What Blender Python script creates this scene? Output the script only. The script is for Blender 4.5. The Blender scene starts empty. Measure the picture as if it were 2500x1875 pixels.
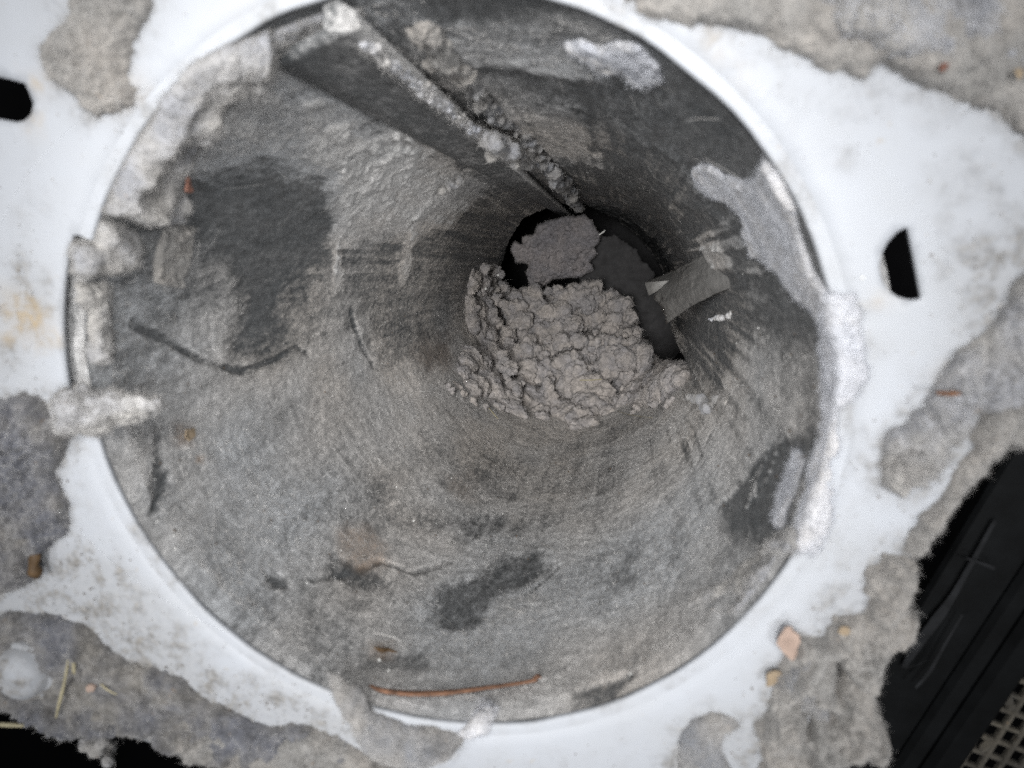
import bpy, bmesh, math, random
import numpy as np
from mathutils import Matrix, Vector
from mathutils.geometry import delaunay_2d_cdt

random.seed(7)
rng = np.random.default_rng(11)
MM = 0.001
scene = bpy.context.scene
COL = scene.collection

# ------------------------------------------------------------------ camera
# World frame: the flange face is the plane y = 0, its opening is centred on the
# origin, +Y runs into the duct, +Z is up.  All lengths below are millimetres.
F_PX, CX, CY = 1962.0, 1250.0, 937.5            # lens of the photograph (2500 px wide)
C_OPEN = np.array([-9.91, -2.607, 104.78])        # opening centre seen from the lens
AY = np.array([0.1554, 0.3053, 1.0]); AY /= np.linalg.norm(AY)
AX = np.array([1.0, 0, 0]) - AY[0] * AY; AX /= np.linalg.norm(AX)
AZ = np.cross(AY, AX) * -1.0
AZ = AZ if AZ[1] > 0 else -AZ
B = np.stack([AX, AY, AZ])                        # rows: world axes in lens axes
EYE = -(B @ C_OPEN)                               # lens position in the world (mm)

cam_d = bpy.data.cameras.new('camera')
cam = bpy.data.objects.new('camera', cam_d)
COL.objects.link(cam)
cam_d.sensor_width = 36.0
cam_d.lens = 36.0 * F_PX / 2500.0
cam_d.clip_start, cam_d.clip_end = 0.005, 20.0
R3 = Matrix(((*B[:, 0],), (*B[:, 1],), (*(-B[:, 2]),))).transposed()
cam.matrix_world = Matrix.Translation(Vector(EYE * MM)) @ R3.to_4x4()
cam_d.dof.use_dof = True
cam_d.dof.focus_distance = 0.30
cam_d.dof.aperture_fstop = (cam_d.lens * MM) / 0.00100
scene.camera = cam

# ------------------------------------------------------------------ light
world = bpy.data.worlds.new('World')
scene.world = world
world.use_nodes = True
bg = world.node_tree.nodes['Background']
bg.inputs['Color'].default_value = (0.93, 0.96, 1.0, 1)
bg.inputs['Strength'].default_value = 0.12


# the phone's own light beside the lens, plus unseen fill spots added to brighten the duct
def aimed_spot(name, loc, radius, angle, power, col):
    d = bpy.data.lights.new(name, 'SPOT')
    d.shadow_soft_size = radius
    d.spot_size = math.radians(angle)
    d.spot_blend = 1.0
    d.energy = power
    d.color = col
    o = bpy.data.objects.new(name, d)
    COL.objects.link(o)
    o.location = loc
    o.rotation_euler = (Vector((0, 0.04, -0.004)) - Vector(loc)).to_track_quat('-Z', 'Y').to_euler()
    return o


_led = cam.matrix_world @ Vector((-0.020, 0.026, 0.0))
aimed_spot('phone_lamp', _led, 0.008, 70, 0.43, (1.0, 0.985, 0.96))
aimed_spot('axis_fill', (0.0, -0.60, 0.10), 0.05, 18, 13.5, (1.0, 0.985, 0.965))
aimed_spot('upper_fill', (0.02, -0.70, 0.30), 0.08, 18, 12.0, (1.0, 0.985, 0.965))
aimed_spot('right_fill', (0.35, -0.60, 0.08), 0.08, 20, 10.5, (0.98, 0.99, 1.0))
aimed_spot('left_fill', (-0.35, -0.60, 0.08), 0.08, 20, 7.5, (0.97, 0.985, 1.0))
aimed_spot('low_fill', (0.10, -0.60, -0.25), 0.08, 20, 4.6, (0.99, 0.99, 1.0))

vs = scene.view_settings
vs.view_transform = 'Standard'
vs.look = 'None'
vs.exposure = 0.0
vs.gamma = 1.0
vs.use_curve_mapping = False
scene.render.engine = 'CYCLES'
scene.cycles.max_bounces = 6
scene.cycles.diffuse_bounces = 4
scene.cycles.use_denoising = False


# ------------------------------------------------------------------ noise
def _h(ix, iy, iz, seed):
    n = (ix.astype(np.uint32) * np.uint32(374761393) + iy.astype(np.uint32) * np.uint32(668265263)
         + iz.astype(np.uint32) * np.uint32(2147483647) + np.uint32((seed * 1274126177) & 0xffffffff))
    n = (n ^ (n >> np.uint32(13))) * np.uint32(1274126177)
    n = (n ^ (n >> np.uint32(16))) * np.uint32(2246822519)
    n = n ^ (n >> np.uint32(15))
    return n.astype(np.float64) / 4294967295.0


def vnoise(p, seed=0):
    i = np.floor(p).astype(np.int64)
    f = p - i
    f = f * f * f * (f * (f * 6 - 15) + 10)
    r = 0
    for dx in (0, 1):
        wx = f[:, 0] if dx else 1 - f[:, 0]
        for dy in (0, 1):
            wy = f[:, 1] if dy else 1 - f[:, 1]
            for dz in (0, 1):
                wz = f[:, 2] if dz else 1 - f[:, 2]
                r = r + wx * wy * wz * _h(i[:, 0] + dx, i[:, 1] + dy, i[:, 2] + dz, seed)
    return r * 2 - 1


def fbm(p, octv=4, seed=0, gain=0.5, lac=2.07):
    a, r, t = 1.0, 0, 0
    for k in range(octv):
        r = r + a * vnoise(p * lac ** k + 13.7 * k, seed + k)
        t += a
        a *= gain
    return r / t


def worley(p, seed=0):
    i = np.floor(p).astype(np.int64)
    best = np.full(len(p), 9.0)
    for dx in (-1, 0, 1):
        for dy in (-1, 0, 1):
            for dz in (-1, 0, 1):
                c = i + np.array([dx, dy, dz])
                q = np.stack([c[:, k] + _h(c[:, 0], c[:, 1], c[:, 2], seed + 31 * (k + 1)) for k in range(3)], 1)
                best = np.minimum(best, ((p - q) ** 2).sum(1))
    return np.sqrt(best)


def smooth(x, a, b):
    t = np.clip((x - a) / (b - a), 0, 1)
    return t * t * (3 - 2 * t)


# ------------------------------------------------------------------ the surfaces of the place
RO, LIP = 50.0, 0.55          # radius of the opening, rounding of its lip
R_END, L_END = 46.0, 306.0     # the duct narrows a little towards its far end
_end = np.array([(1425 - CX) / F_PX, -(725 - CY) / F_PX, 1.0]) * (R_END * F_PX / 220.0)
_e = B @ (_end - C_OPEN)
L_END = float(_e[1])
SHX, SHZ = _e[0] / L_END, _e[2] / L_END     # the duct sits slightly askew in the flange


def wall_r(y):
    return RO - 0.05 + (R_END - RO + 0.05) * np.clip(y / L_END, 0, 1.5)


def wall_c(y):
    q = np.clip(y - 3.0, 0, None) * L_END / (L_END - 3.0)
    return SHX * q, SHZ * q


def ray(px, py):
    d = np.array([(px - CX) / F_PX, -(py - CY) / F_PX, 1.0])
    return B @ d


def on_plate(px, py):
    d = ray(px, py)
    p = EYE + d * (-EYE[1] / d[1])
    return np.array([p[0], p[2]])


def on_wall(px, py, off=0.0):
    """(theta, y) where the line of sight meets the duct wall (or a cylinder OFF mm inside it)"""
    d = ray(px, py)
    y = np.linspace(0.0, 700, 7001)
    t = (y - EYE[1]) / d[1]
    x, z = EYE[0] + d[0] * t, EYE[2] + d[2] * t
    cx, cz = wall_c(y)
    g = np.hypot(x - cx, z - cz) - (wall_r(y) - off)
    k = int(np.argmax(g > 0)) if (g > 0).any() else len(y) - 1
    return math.atan2(z[k] - cz[k], x[k] - cx[k]), float(y[k])


def on_lip(px, py):
    """(arc length, s): s < 0 on the flange face, 0..4 round the lip, beyond that down the duct"""
    p = on_plate(px, py)
    r = math.hypot(*p)
    if r > RO + LIP * 0.35:
        return math.atan2(p[1], p[0]) * RO, -(r - RO - LIP)
    th, y = on_wall(px, py)
    return th * RO, max(y - LIP, 0.0) + LIP * math.pi / 2


def lip_point(u, s, h):
    """point and height over the flange / lip / duct surface; arrays in mm"""
    th = u / RO
    q = LIP * math.pi / 2
    a = np.clip(s, 0, q) / LIP
    y = np.where(s < 0, 0.0, np.where(s < q, LIP * (1 - np.cos(a)), LIP + s - q))
    r = np.where(s < 0, RO + LIP - s, np.where(s < q, RO + LIP * (1 - np.sin(a)), wall_r(LIP + np.maximum(s - q, 0))))
    cx, cz = wall_c(y)
    y2 = y - h * np.cos(a)
    r2 = r - h * np.sin(a)
    return np.stack([cx + r2 * np.cos(th), y2, cz + r2 * np.sin(th)], -1)


def wall_point(th, y, h=0.0):
    cx, cz = wall_c(y)
    r = wall_r(y) - h
    return np.stack([cx + r * np.cos(th), y + 0 * th, cz + r * np.sin(th)], -1)


def at_depth(px, py, y):
    d = ray(px, py)
    return EYE + d * ((y - EYE[1]) / d[1])


# ------------------------------------------------------------------ mesh helpers
def link(name, me, mat, parent=None):
    o = bpy.data.objects.new(name, me)
    COL.objects.link(o)
    if mat is not None and not me.materials:
        me.materials.append(mat)
    if parent is not None:
        o.parent = parent
    return o


def mesh_np(name, V, Fq, mat, parent=None, sm=True, attrs=None):
    """V in mm (n,3); Fq (m,3|4) int array"""
    me = bpy.data.meshes.new(name)
    V = np.asarray(V, float) * MM
    Fq = np.asarray(Fq, np.int32)
    n, k = Fq.shape
    me.vertices.add(len(V))
    me.vertices.foreach_set('co', V.astype(np.float32).ravel())
    me.loops.add(n * k)
    me.loops.foreach_set('vertex_index', Fq.ravel())
    me.polygons.add(n)
    me.polygons.foreach_set('loop_start', np.arange(0, n * k, k, dtype=np.int32))
    me.polygons.foreach_set('loop_total', np.full(n, k, np.int32))
    me.update(calc_edges=True)
    me.validate()
    if sm:
        me.polygons.foreach_set('use_smooth', np.ones(len(me.polygons), bool))
    if attrs:
        for an, av in attrs.items():
            a = me.attributes.new(an, 'FLOAT', 'POINT')
            a.data.foreach_set('value', np.asarray(av, np.float32))
    return link(name, me, mat, parent)


def empty(name, loc=(0, 0, 0)):
    o = bpy.data.objects.new(name, None)
    o.empty_display_size = 0.01
    COL.objects.link(o)
    return o


def tag(o, label=None, cat=None, group=None, kind=None):
    if label:
        o['label'] = label
    if cat:
        o['category'] = cat
    if group:
        o['group'] = group
    if kind:
        o['kind'] = kind
    return o


def poly_sdf(P, poly):
    """signed distance (positive inside) of points P to a closed polygon"""
    poly = np.asarray(poly, float)
    A, Bp = poly, np.roll(poly, -1, 0)
    d2 = np.full(len(P), 1e18)
    ins = np.zeros(len(P), bool)
    for a, b in zip(A, Bp):
        e = b - a
        w = P - a
        t = np.clip((w @ e) / max(e @ e, 1e-12), 0, 1)
        d2 = np.minimum(d2, ((w - t[:, None] * e) ** 2).sum(1))
        c = ((a[1] > P[:, 1]) != (b[1] > P[:, 1]))
        with np.errstate(divide='ignore', invalid='ignore'):
            xi = e[0] * (P[:, 1] - a[1]) / (e[1] if e[1] != 0 else 1e-12) + a[0]
        ins ^= c & (P[:, 0] < xi)
    return np.where(ins, 1, -1) * np.sqrt(d2)


def fibres(name, P, N, mat, parent, length=(0.8, 2.2), width=0.05, lift=0.25, curl=0.6, seed=0, flow=None, flow_w=0.0, segs=3):
    """short curled hairs lying on / standing off a surface, one joined part"""
    g = np.random.default_rng(seed)
    n = len(P)
    d = g.normal(size=(n, 3))
    if flow is not None:
        d = d * (1 - flow_w) + flow * flow_w * g.choice([-1, 1], size=(n, 1)) * 1.6
    d -= (d * N).sum(1)[:, None] * N
    d /= np.linalg.norm(d, axis=1)[:, None] + 1e-9
    d = d + N * (g.random((n, 1)) ** 2 * lift * 2.2)
    d /= np.linalg.norm(d, axis=1)[:, None]
    side = np.cross(d, N)
    side /= np.linalg.norm(side, axis=1)[:, None] + 1e-9
    L = g.uniform(length[0], length[1], (n, 1))
    k = g.normal(size=(n, 1)) * curl
    w = width * g.uniform(0.6, 1.3, (n, 1))
    rows = []
    S = segs
    p = P + N * 0.03
    ang = np.zeros((n, 1))
    wd = side * 0.8 + N * g.normal(size=(n, 1)) * 0.6
    wd /= np.linalg.norm(wd, axis=1)[:, None]
    for s in range(S):
        taper = 1.0 if s < S - 1 else 0.35
        rows.append((p - wd * w * taper / 2, p + wd * w * taper / 2))
        ang = ang + k
        dd = d * np.cos(ang) + side * np.sin(ang)
        p = p + dd * L / (S - 1)
    V = np.stack([c for r in rows for c in r], 1).reshape(-1, 3)
    base = (np.arange(n) * 2 * S)[:, None]
    F = np.concatenate([base + np.array([2 * s, 2 * s + 1, 2 * s + 3, 2 * s + 2]) for s in range(S - 1)], 0)
    o = mesh_np(name, V, F, mat, parent)
    o['kind'] = 'stuff'
    return o


# ------------------------------------------------------------------ materials
class NT:
    def __init__(s, name):
        s.m = bpy.data.materials.new(name)
        s.m.use_nodes = True
        s.t = s.m.node_tree
        s.b = s.t.nodes['Principled BSDF']
        s.co = s.new('ShaderNodeTexCoord').outputs['Object']

    def new(s, typ, **kw):
        n = s.t.nodes.new(typ)
        for k, v in kw.items():
            if k in n.inputs.keys():
                n.inputs[k].default_value = v
            else:
                setattr(n, k, v)
        return n

    def l(s, a, b):
        s.t.links.new(a, b)

    def noise(s, scale, detail=4, rough=0.6, vec=None, lo=0.35, hi=0.65):
        n = s.new('ShaderNodeTexNoise')
        n.inputs['Scale'].default_value = scale
        n.inputs['Detail'].default_value = detail
        n.inputs['Roughness'].default_value = rough
        s.l(vec or s.co, n.inputs['Vector'])
        r = s.new('ShaderNodeMapRange')
        r.inputs['From Min'].default_value = lo
        r.inputs['From Max'].default_value = hi
        s.l(n.outputs['Fac'], r.inputs['Value'])
        return r.outputs['Result']

    def attr(s, name):
        n = s.new('ShaderNodeAttribute')
        n.attribute_name = name
        return n.outputs['Fac']

    def ramp(s, fac, stops):
        n = s.new('ShaderNodeValToRGB')
        e = n.color_ramp.elements
        while len(e) < len(stops):
            e.new(0.5)
        for k, (p, c) in enumerate(stops):
            e[k].position = p
            e[k].color = (*c, 1) if len(c) == 3 else c
        s.l(fac, n.inputs['Fac'])
        return n.outputs['Color']

    def mix(s, fac, a, b, mode='MIX'):
        n = s.new('ShaderNodeMix', data_type='RGBA', blend_type=mode)
        for v, i in ((fac, 0), (a, 6), (b, 7)):
            if isinstance(v, (int, float)):
                n.inputs[i].default_value = v
            elif isinstance(v, tuple):
                n.inputs[i].default_value = (*v, 1)
            else:
                s.l(v, n.inputs[i])
        return n.outputs[2]

    def math(s, op, a, b=0.0, clamp=False):
        n = s.new('ShaderNodeMath', operation=op)
        n.use_clamp = clamp
        for v, i in ((a, 0), (b, 1)):
            if isinstance(v, (int, float)):
                n.inputs[i].default_value = v
            else:
                s.l(v, n.inputs[i])
        return n.outputs[0]

    def bump(s, h, dist, strength=1.0):
        n = s.new('ShaderNodeBump')
        n.inputs['Distance'].default_value = dist
        n.inputs['Strength'].default_value = strength
        s.l(h, n.inputs['Height'])
        s.l(n.outputs['Normal'], s.b.inputs['Normal'])

    def color(s, c):
        if isinstance(c, tuple):
            s.b.inputs['Base Color'].default_value = (*c, 1)
        else:
            s.l(c, s.b.inputs['Base Color'])


def lint_mat(name, blue, tan, dark=0.62, sheen=0.25, grain=1600.0, spot=(0.30, 0.2, 0.12)):
    m = NT(name)
    big = m.noise(110.0, 3, 0.55, lo=0.38, hi=0.62)
    c = m.mix(big, blue, tan)
    mid = m.noise(420.0, 5, 0.65, lo=0.30, hi=0.68)
    c = m.mix(1.0, c, m.ramp(mid, [(0.0, (dark,) * 3), (1.0, (1.12,) * 3)]), 'MULTIPLY')
    fine = m.noise(grain, 3, 0.7, lo=0.28, hi=0.72)
    c = m.mix(1.0, c, m.ramp(fine, [(0.0, (0.84,) * 3), (1.0, (1.12,) * 3)]), 'MULTIPLY')
    sp = m.noise(650.0, 2, 0.5, lo=0.72, hi=0.78)
    c = m.mix(m.math('MULTIPLY', sp, 0.5), c, spot)
    m.color(c)
    m.b.inputs['Roughness'].default_value = 1.0
    m.b.inputs['Specular IOR Level'].default_value = 0.1
    m.b.inputs['Sheen Weight'].default_value = sheen
    m.b.inputs['Sheen Roughness'].default_value = 0.6
    hgt = m.math('ADD', m.math('MULTIPLY', fine, 0.5), mid)
    m.bump(hgt, 0.0004, 0.9)
    return m.m


def plain(name, col, rough=0.8, var=0.3, scale=900.0, spec=0.3, bump=0.0001, metal=0.0):
    m = NT(name)
    n = m.noise(scale, 4, 0.6, lo=0.3, hi=0.7)
    c = m.mix(n, tuple(x * (1 - var) for x in col), tuple(min(x * (1 + var), 1) for x in col))
    m.color(c)
    m.b.inputs['Roughness'].default_value = rough
    m.b.inputs['Specular IOR Level'].default_value = spec
    m.b.inputs['Metallic'].default_value = metal
    if bump:
        m.bump(n, bump, 0.7)
    return m.m


LINT_LIGHT = lint_mat('lint_light', (0.355, 0.362, 0.388), (0.435, 0.42, 0.40), dark=0.72)
LINT_BLUE = lint_mat('lint_blue', (0.56, 0.575, 0.62), (0.62, 0.61, 0.615), dark=0.85)
LINT_TAN = lint_mat('lint_tan', (0.32, 0.312, 0.30), (0.40, 0.375, 0.348), dark=0.72)
LINT_GREY = lint_mat('lint_grey', (0.27, 0.28, 0.305), (0.35, 0.335, 0.32))
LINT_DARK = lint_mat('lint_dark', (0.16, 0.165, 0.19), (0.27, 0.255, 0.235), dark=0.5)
LINT_CLOG = lint_mat('lint_clog', (0.375, 0.36, 0.365), (0.50, 0.46, 0.43), dark=0.62, sheen=0.2, grain=1100.0)
LINT_SLAB = lint_mat('lint_slab', (0.27, 0.26, 0.275), (0.34, 0.315, 0.315), dark=0.7, sheen=0.1)
LINT_PALE = lint_mat('lint_pale', (0.46, 0.46, 0.475), (0.53, 0.515, 0.49), dark=0.75)
LINT_WHITE = lint_mat('lint_white', (0.62, 0.64, 0.70), (0.68, 0.66, 0.64), dark=0.85)
FIB_LIGHT = plain('fibre_light', (0.40, 0.39, 0.38), 0.9, 0.25, 300, bump=0)
FIB_GREY = plain('fibre_grey', (0.50, 0.49, 0.48), 0.9, 0.35, 300, bump=0)
FIB_CLOG = plain('fibre_clog', (0.49, 0.46, 0.445), 0.9, 0.35, 300, bump=0)
FIB_BLUE = plain('fibre_blue', (0.58, 0.595, 0.64), 0.9, 0.2, 300, bump=0)
TWIG = plain('dry_stem', (0.165, 0.088, 0.055), 0.8, 0.5, 700, bump=0.0002)
LEAF_PINK = plain('dry_leaf_pink', (0.38, 0.285, 0.235), 0.75, 0.18, 500)
LEAF_TAN = plain('dry_leaf_tan', (0.33, 0.262, 0.185), 0.8, 0.25, 500)
RUST = plain('rust_chip', (0.20, 0.10, 0.075), 0.8, 0.3, 600)
HUSK = plain('seed_husk', (0.10, 0.06, 0.028), 0.6, 0.5, 400)
STRAW = plain('dry_straw', (0.40, 0.36, 0.24), 0.7, 0.25, 500)
BEAD = plain('white_bead', (0.80, 0.80, 0.78), 0.4, 0.05, 300, bump=0)
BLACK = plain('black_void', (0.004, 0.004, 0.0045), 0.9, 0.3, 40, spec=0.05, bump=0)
BLACK_PLASTIC = plain('black_plastic', (0.0042, 0.0048, 0.0054), 0.6, 0.5, 160, spec=0.12, bump=0.00005)
GRILLE = lint_mat('grille_dust', (0.12, 0.11, 0.095), (0.19, 0.17, 0.135), dark=0.5, sheen=0.1)
DUSTY = plain('dust_streak', (0.017, 0.018, 0.020), 0.95, 0.5, 300, bump=0)


def plate_mat():
    m = NT('white_flange_plastic')
    n1 = m.noise(40.0, 5, 0.65, lo=0.45, hi=0.75)
    n2 = m.noise(260.0, 5, 0.7, lo=0.48, hi=0.72)
    n3 = m.noise(1100.0, 3, 0.6, lo=0.35, hi=0.75)
    dust = m.attr('dust')
    clean = m.mix(n1, (0.445, 0.467, 0.505), (0.415, 0.43, 0.452))
    dcol = m.mix(n3, (0.17, 0.167, 0.163), (0.33, 0.312, 0.287))
    d = m.math('MULTIPLY', dust, m.math('ADD', 0.35, m.math('MULTIPLY', n2, 1.3)), True)
    c = m.mix(d, clean, dcol)
    st = m.attr('stain')
    s2 = m.math('MULTIPLY', st, m.math('ADD', 0.2, m.math('MULTIPLY', n2, 1.0)), True)
    c = m.mix(s2, c, (0.47, 0.37, 0.24))
    fl = m.noise(480.0, 2, 0.5, lo=0.70, hi=0.74)
    c = m.mix(m.math('MULTIPLY', fl, 0.35), c, (0.36, 0.30, 0.22))
    m.color(c)
    m.l(m.math('ADD', 0.46, m.math('MULTIPLY', d, 0.5)), m.b.inputs['Roughness'])
    m.b.inputs['Specular IOR Level'].default_value = 0.3
    m.bump(m.math('ADD', m.math('MULTIPLY', d, 1.0), m.math('MULTIPLY', n3, 0.06)), 0.0004, 0.6)
    return m.m


def wall_mat():
    m = NT('dusty_galvanised_duct')
    # streaks follow the air along the duct, so the pattern is drawn out along Y
    mp = m.new('ShaderNodeMapping')
    m.l(m.co, mp.inputs['Vector'])
    mp.inputs['Scale'].default_value = (1.0, 0.33, 1.0)
    v = mp.outputs['Vector']
    coat = m.attr('coat')
    tint = m.attr('tint')
    g1 = m.noise(2600.0, 3, 0.7, lo=0.30, hi=0.70)
    g2 = m.noise(900.0, 4, 0.65, v, lo=0.32, hi=0.68)
    g3 = m.noise(150.0, 4, 0.6, v, lo=0.32, hi=0.68)
    metal = m.mix(g3, (0.13, 0.14, 0.148), (0.19, 0.195, 0.20))
    felt = m.mix(tint, (0.51, 0.53, 0.555), (0.63, 0.575, 0.52))
    felt = m.mix(1.0, felt, m.ramp(g3, [(0, (0.72,) * 3), (1, (1.25,) * 3)]), 'MULTIPLY')
    light = m.mix(g3, (0.64, 0.635, 0.625), (0.76, 0.74, 0.72))
    gr = m.math('ADD', m.math('MULTIPLY', g1, 0.55), m.math('MULTIPLY', g2, 0.45))
    # coat 0 = bare metal, 1 = felt of dust, 2 = loose lint
    k = m.math('ADD', coat, m.math('MULTIPLY', m.math('SUBTRACT', gr, 0.5), 0.95))
    f1 = m.new('ShaderNodeMapRange', interpolation_type='SMOOTHSTEP')
    f1.inputs['From Min'].default_value = 0.05
    f1.inputs['From Max'].default_value = 0.85
    m.l(k, f1.inputs['Value'])
    f2 = m.new('ShaderNodeMapRange', interpolation_type='SMOOTHSTEP')
    f2.inputs['From Min'].default_value = 1.05
    f2.inputs['From Max'].default_value = 1.75
    m.l(k, f2.inputs['Value'])
    c = m.mix(f1.outputs[0], metal, felt)
    c = m.mix(f2.outputs[0], c, light)
    c = m.mix(1.0, c, m.ramp(gr, [(0.12, (0.45,) * 3), (0.5, (0.98,) * 3), (0.88, (1.6,) * 3)]), 'MULTIPLY')
    rust = m.attr('rust')
    c = m.mix(m.math('MULTIPLY', rust, m.math('ADD', 0.3, g2), True), c, (0.36, 0.25, 0.17))
    m.color(c)
    m.b.inputs['Specular IOR Level'].default_value = 0.35
    m.l(m.math('MULTIPLY', f1.outputs[0], 0.8), m.b.inputs['Sheen Weight'])   # fuzz of the felted dust
    m.b.inputs['Sheen Roughness'].default_value = 0.5
    m.l(m.math('ADD', 0.42, m.math('MULTIPLY', f1.outputs[0], 0.55), True), m.b.inputs['Roughness'])
    m.bump(m.math('ADD', m.math('MULTIPLY', gr, f1.outputs[0]), m.math('MULTIPLY', k, 0.4)), 0.0005, 0.9)
    return m.m


PLATE = plate_mat()
WALL = wall_mat()
METAL = plain('bare_sheet_metal', (0.34, 0.335, 0.325), 0.6, 0.35, 260, spec=0.5, bump=0.00015, metal=0.2)
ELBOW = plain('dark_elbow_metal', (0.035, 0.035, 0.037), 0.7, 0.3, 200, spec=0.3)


# ------------------------------------------------------------------ backing, black panel, grille
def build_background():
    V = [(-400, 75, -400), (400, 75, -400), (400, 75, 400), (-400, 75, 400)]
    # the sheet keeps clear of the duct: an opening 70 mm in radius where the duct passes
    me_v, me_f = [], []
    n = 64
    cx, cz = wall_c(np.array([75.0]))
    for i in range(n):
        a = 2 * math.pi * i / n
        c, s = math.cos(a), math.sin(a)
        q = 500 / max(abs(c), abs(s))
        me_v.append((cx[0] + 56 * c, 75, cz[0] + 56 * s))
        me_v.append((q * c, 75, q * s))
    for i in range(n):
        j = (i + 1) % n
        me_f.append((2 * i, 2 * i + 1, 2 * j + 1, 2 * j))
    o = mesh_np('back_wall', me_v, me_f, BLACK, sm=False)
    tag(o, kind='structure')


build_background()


def box_between(name, p0, p1, width, height, normal, mat, parent):
    """a bevel-edged bar from p0 to p1 (mm)"""
    p0, p1 = np.array(p0, float), np.array(p1, float)
    d = p1 - p0
    L = np.linalg.norm(d)
    d /= L
    nrm = np.array(normal, float)
    nrm -= (nrm @ d) * d
    nrm /= np.linalg.norm(nrm)
    s = np.cross(d, nrm)
    b = min(width, height) * 0.22
    prof = [(-width / 2, 0), (width / 2, 0), (width / 2, height - b), (width / 2 - b, height), (-width / 2 + b, height), (-width / 2, height - b)]
    V, F = [], []
    for e in (0, L):
        for a, h in prof:
            V.append(p0 + d * e + s * a + nrm * h)
    k = len(prof)
    bm = bmesh.new()
    vs = [bm.verts.new(Vector(v * MM)) for v in V]
    for i in range(k):
        j = (i + 1) % k
        bm.faces.new((vs[i], vs[j], vs[k + j], vs[k + i]))
    bm.faces.new(vs[:k][::-1])
    bm.faces.new(vs[k:])
    bmesh.ops.recalc_face_normals(bm, faces=bm.faces)
    me = bpy.data.meshes.new(name)
    bm.to_mesh(me)
    bm.free()
    return link(name, me, mat, parent)


def build_black_panel():
    YB = 34.0
    t = empty('black_panel')
    tag(t, 'ribbed black plastic panel behind the flange at the lower right corner', 'panel')
    up = np.array([0, -1.0, 0])
    # ribs run diagonally, lower left to upper right
    for (x0, y0, x1, y1, w, h) in ((1990, 2000, 2560, 1080, 12, 3.0), (2070, 2030, 2640, 1160, 4.2, 4.4), (2125, 2060, 2700, 1200, 5.8, 5.4)):
        box_between('rib', at_depth(x0, y0, YB), at_depth(x1, y1, YB), w, h, up, BLACK_PLASTIC, t)
    g = empty('dusty_grille')
    tag(g, 'dust-caked square mesh strip at the lower right edge of the black panel', 'grille')
    A, C = at_depth(2285, 1950, YB - 3), at_depth(2560, 1510, YB - 3)
    d = C - A
    L = np.linalg.norm(d)
    d /= L
    s = np.cross(d, up)
    if s[0] < 0:
        s = -s
    for k in range(4):
        box_between('mesh_bar', A + s * (k * 3.05), C + s * (k * 3.05), 0.95, 1.0, up, GRILLE, g)
    m = int(L / 3.15)
    for k in range(m + 1):
        p = A + d * (k * 3.15) + np.array([0, 0.15, 0])
        box_between('cross_bar', p - s * 0.4, p + s * 9.6, 0.85 * random.uniform(0.8, 1.3), 0.95, up, GRILLE, g)
    # dust caught in a few of the openings
    for k in range(9):
        p = A + d * (random.uniform(0.1, 0.95) * L) + s * random.choice((1.0, 2.0, 4.3, 5.0, 7.2)) + np.array([0, -0.6, 0])
        V, F = lump_mesh(0.9, 1.3, seed=40 + k, sub=2)
        mesh_np('dust_plug', V * np.array([1, .6, 1.2]) + p, F, GRILLE, g)


def lump_mesh(r, amp=1.0, seed=0, sub=3):
    bm = bmesh.new()
    bmesh.ops.create_icosphere(bm, subdivisions=sub, radius=r)
    V = np.array([v.co[:] for v in bm.verts])
    F = np.array([[v.index for v in f.verts] for f in bm.faces])
    bm.free()
    n = V / np.linalg.norm(V, axis=1)[:, None]
    V = V + n * (fbm(V / r * 1.4 + seed * 7.3, 4, seed) * 0.55 * r * amp)[:, None]
    return V, F


build_black_panel()


# ------------------------------------------------------------------ white flange
def circle(r, n, a0=0.0):
    return [(r * math.cos(a0 + 2 * math.pi * k / n), r * math.sin(a0 + 2 * math.pi * k / n)) for k in range(n)]


def px_poly(pts):
    return [tuple(on_plate(*p)) for p in pts]


D_HOLE = [(2216, 553), (2190, 566), (2166, 592), (2151, 622), (2146, 652), (2152, 683), (2168, 708), (2192, 726), (2222, 734), (2250, 731), (2243, 690), (2232, 630)]
E_HOLE = [(-60, 170), (-20, 183), (20, 192), (62, 203), (72, 225), (83, 252), (77, 280), (60, 295), (40, 299), (-10, 290), (-60, 284)]
NOTCH_A = math.atan2(*on_plate(231, 594)[::-1])
NOTCH_B = math.atan2(*on_plate(200, 960)[::-1])


def in_notch(th):
    t = th % (2 * math.pi)
    return (NOTCH_A % (2 * math.pi)) < t < (NOTCH_B % (2 * math.pi))


def rim_outline(n=360):
    pts = []
    for k in range(n):
        th = 2 * math.pi * (k + 0.5) / n
        pts.append((RO + LIP + (2.2 if in_notch(th) else 0.0), th))
    return [(r * math.cos(t), r * math.sin(t)) for r, t in pts]


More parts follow.
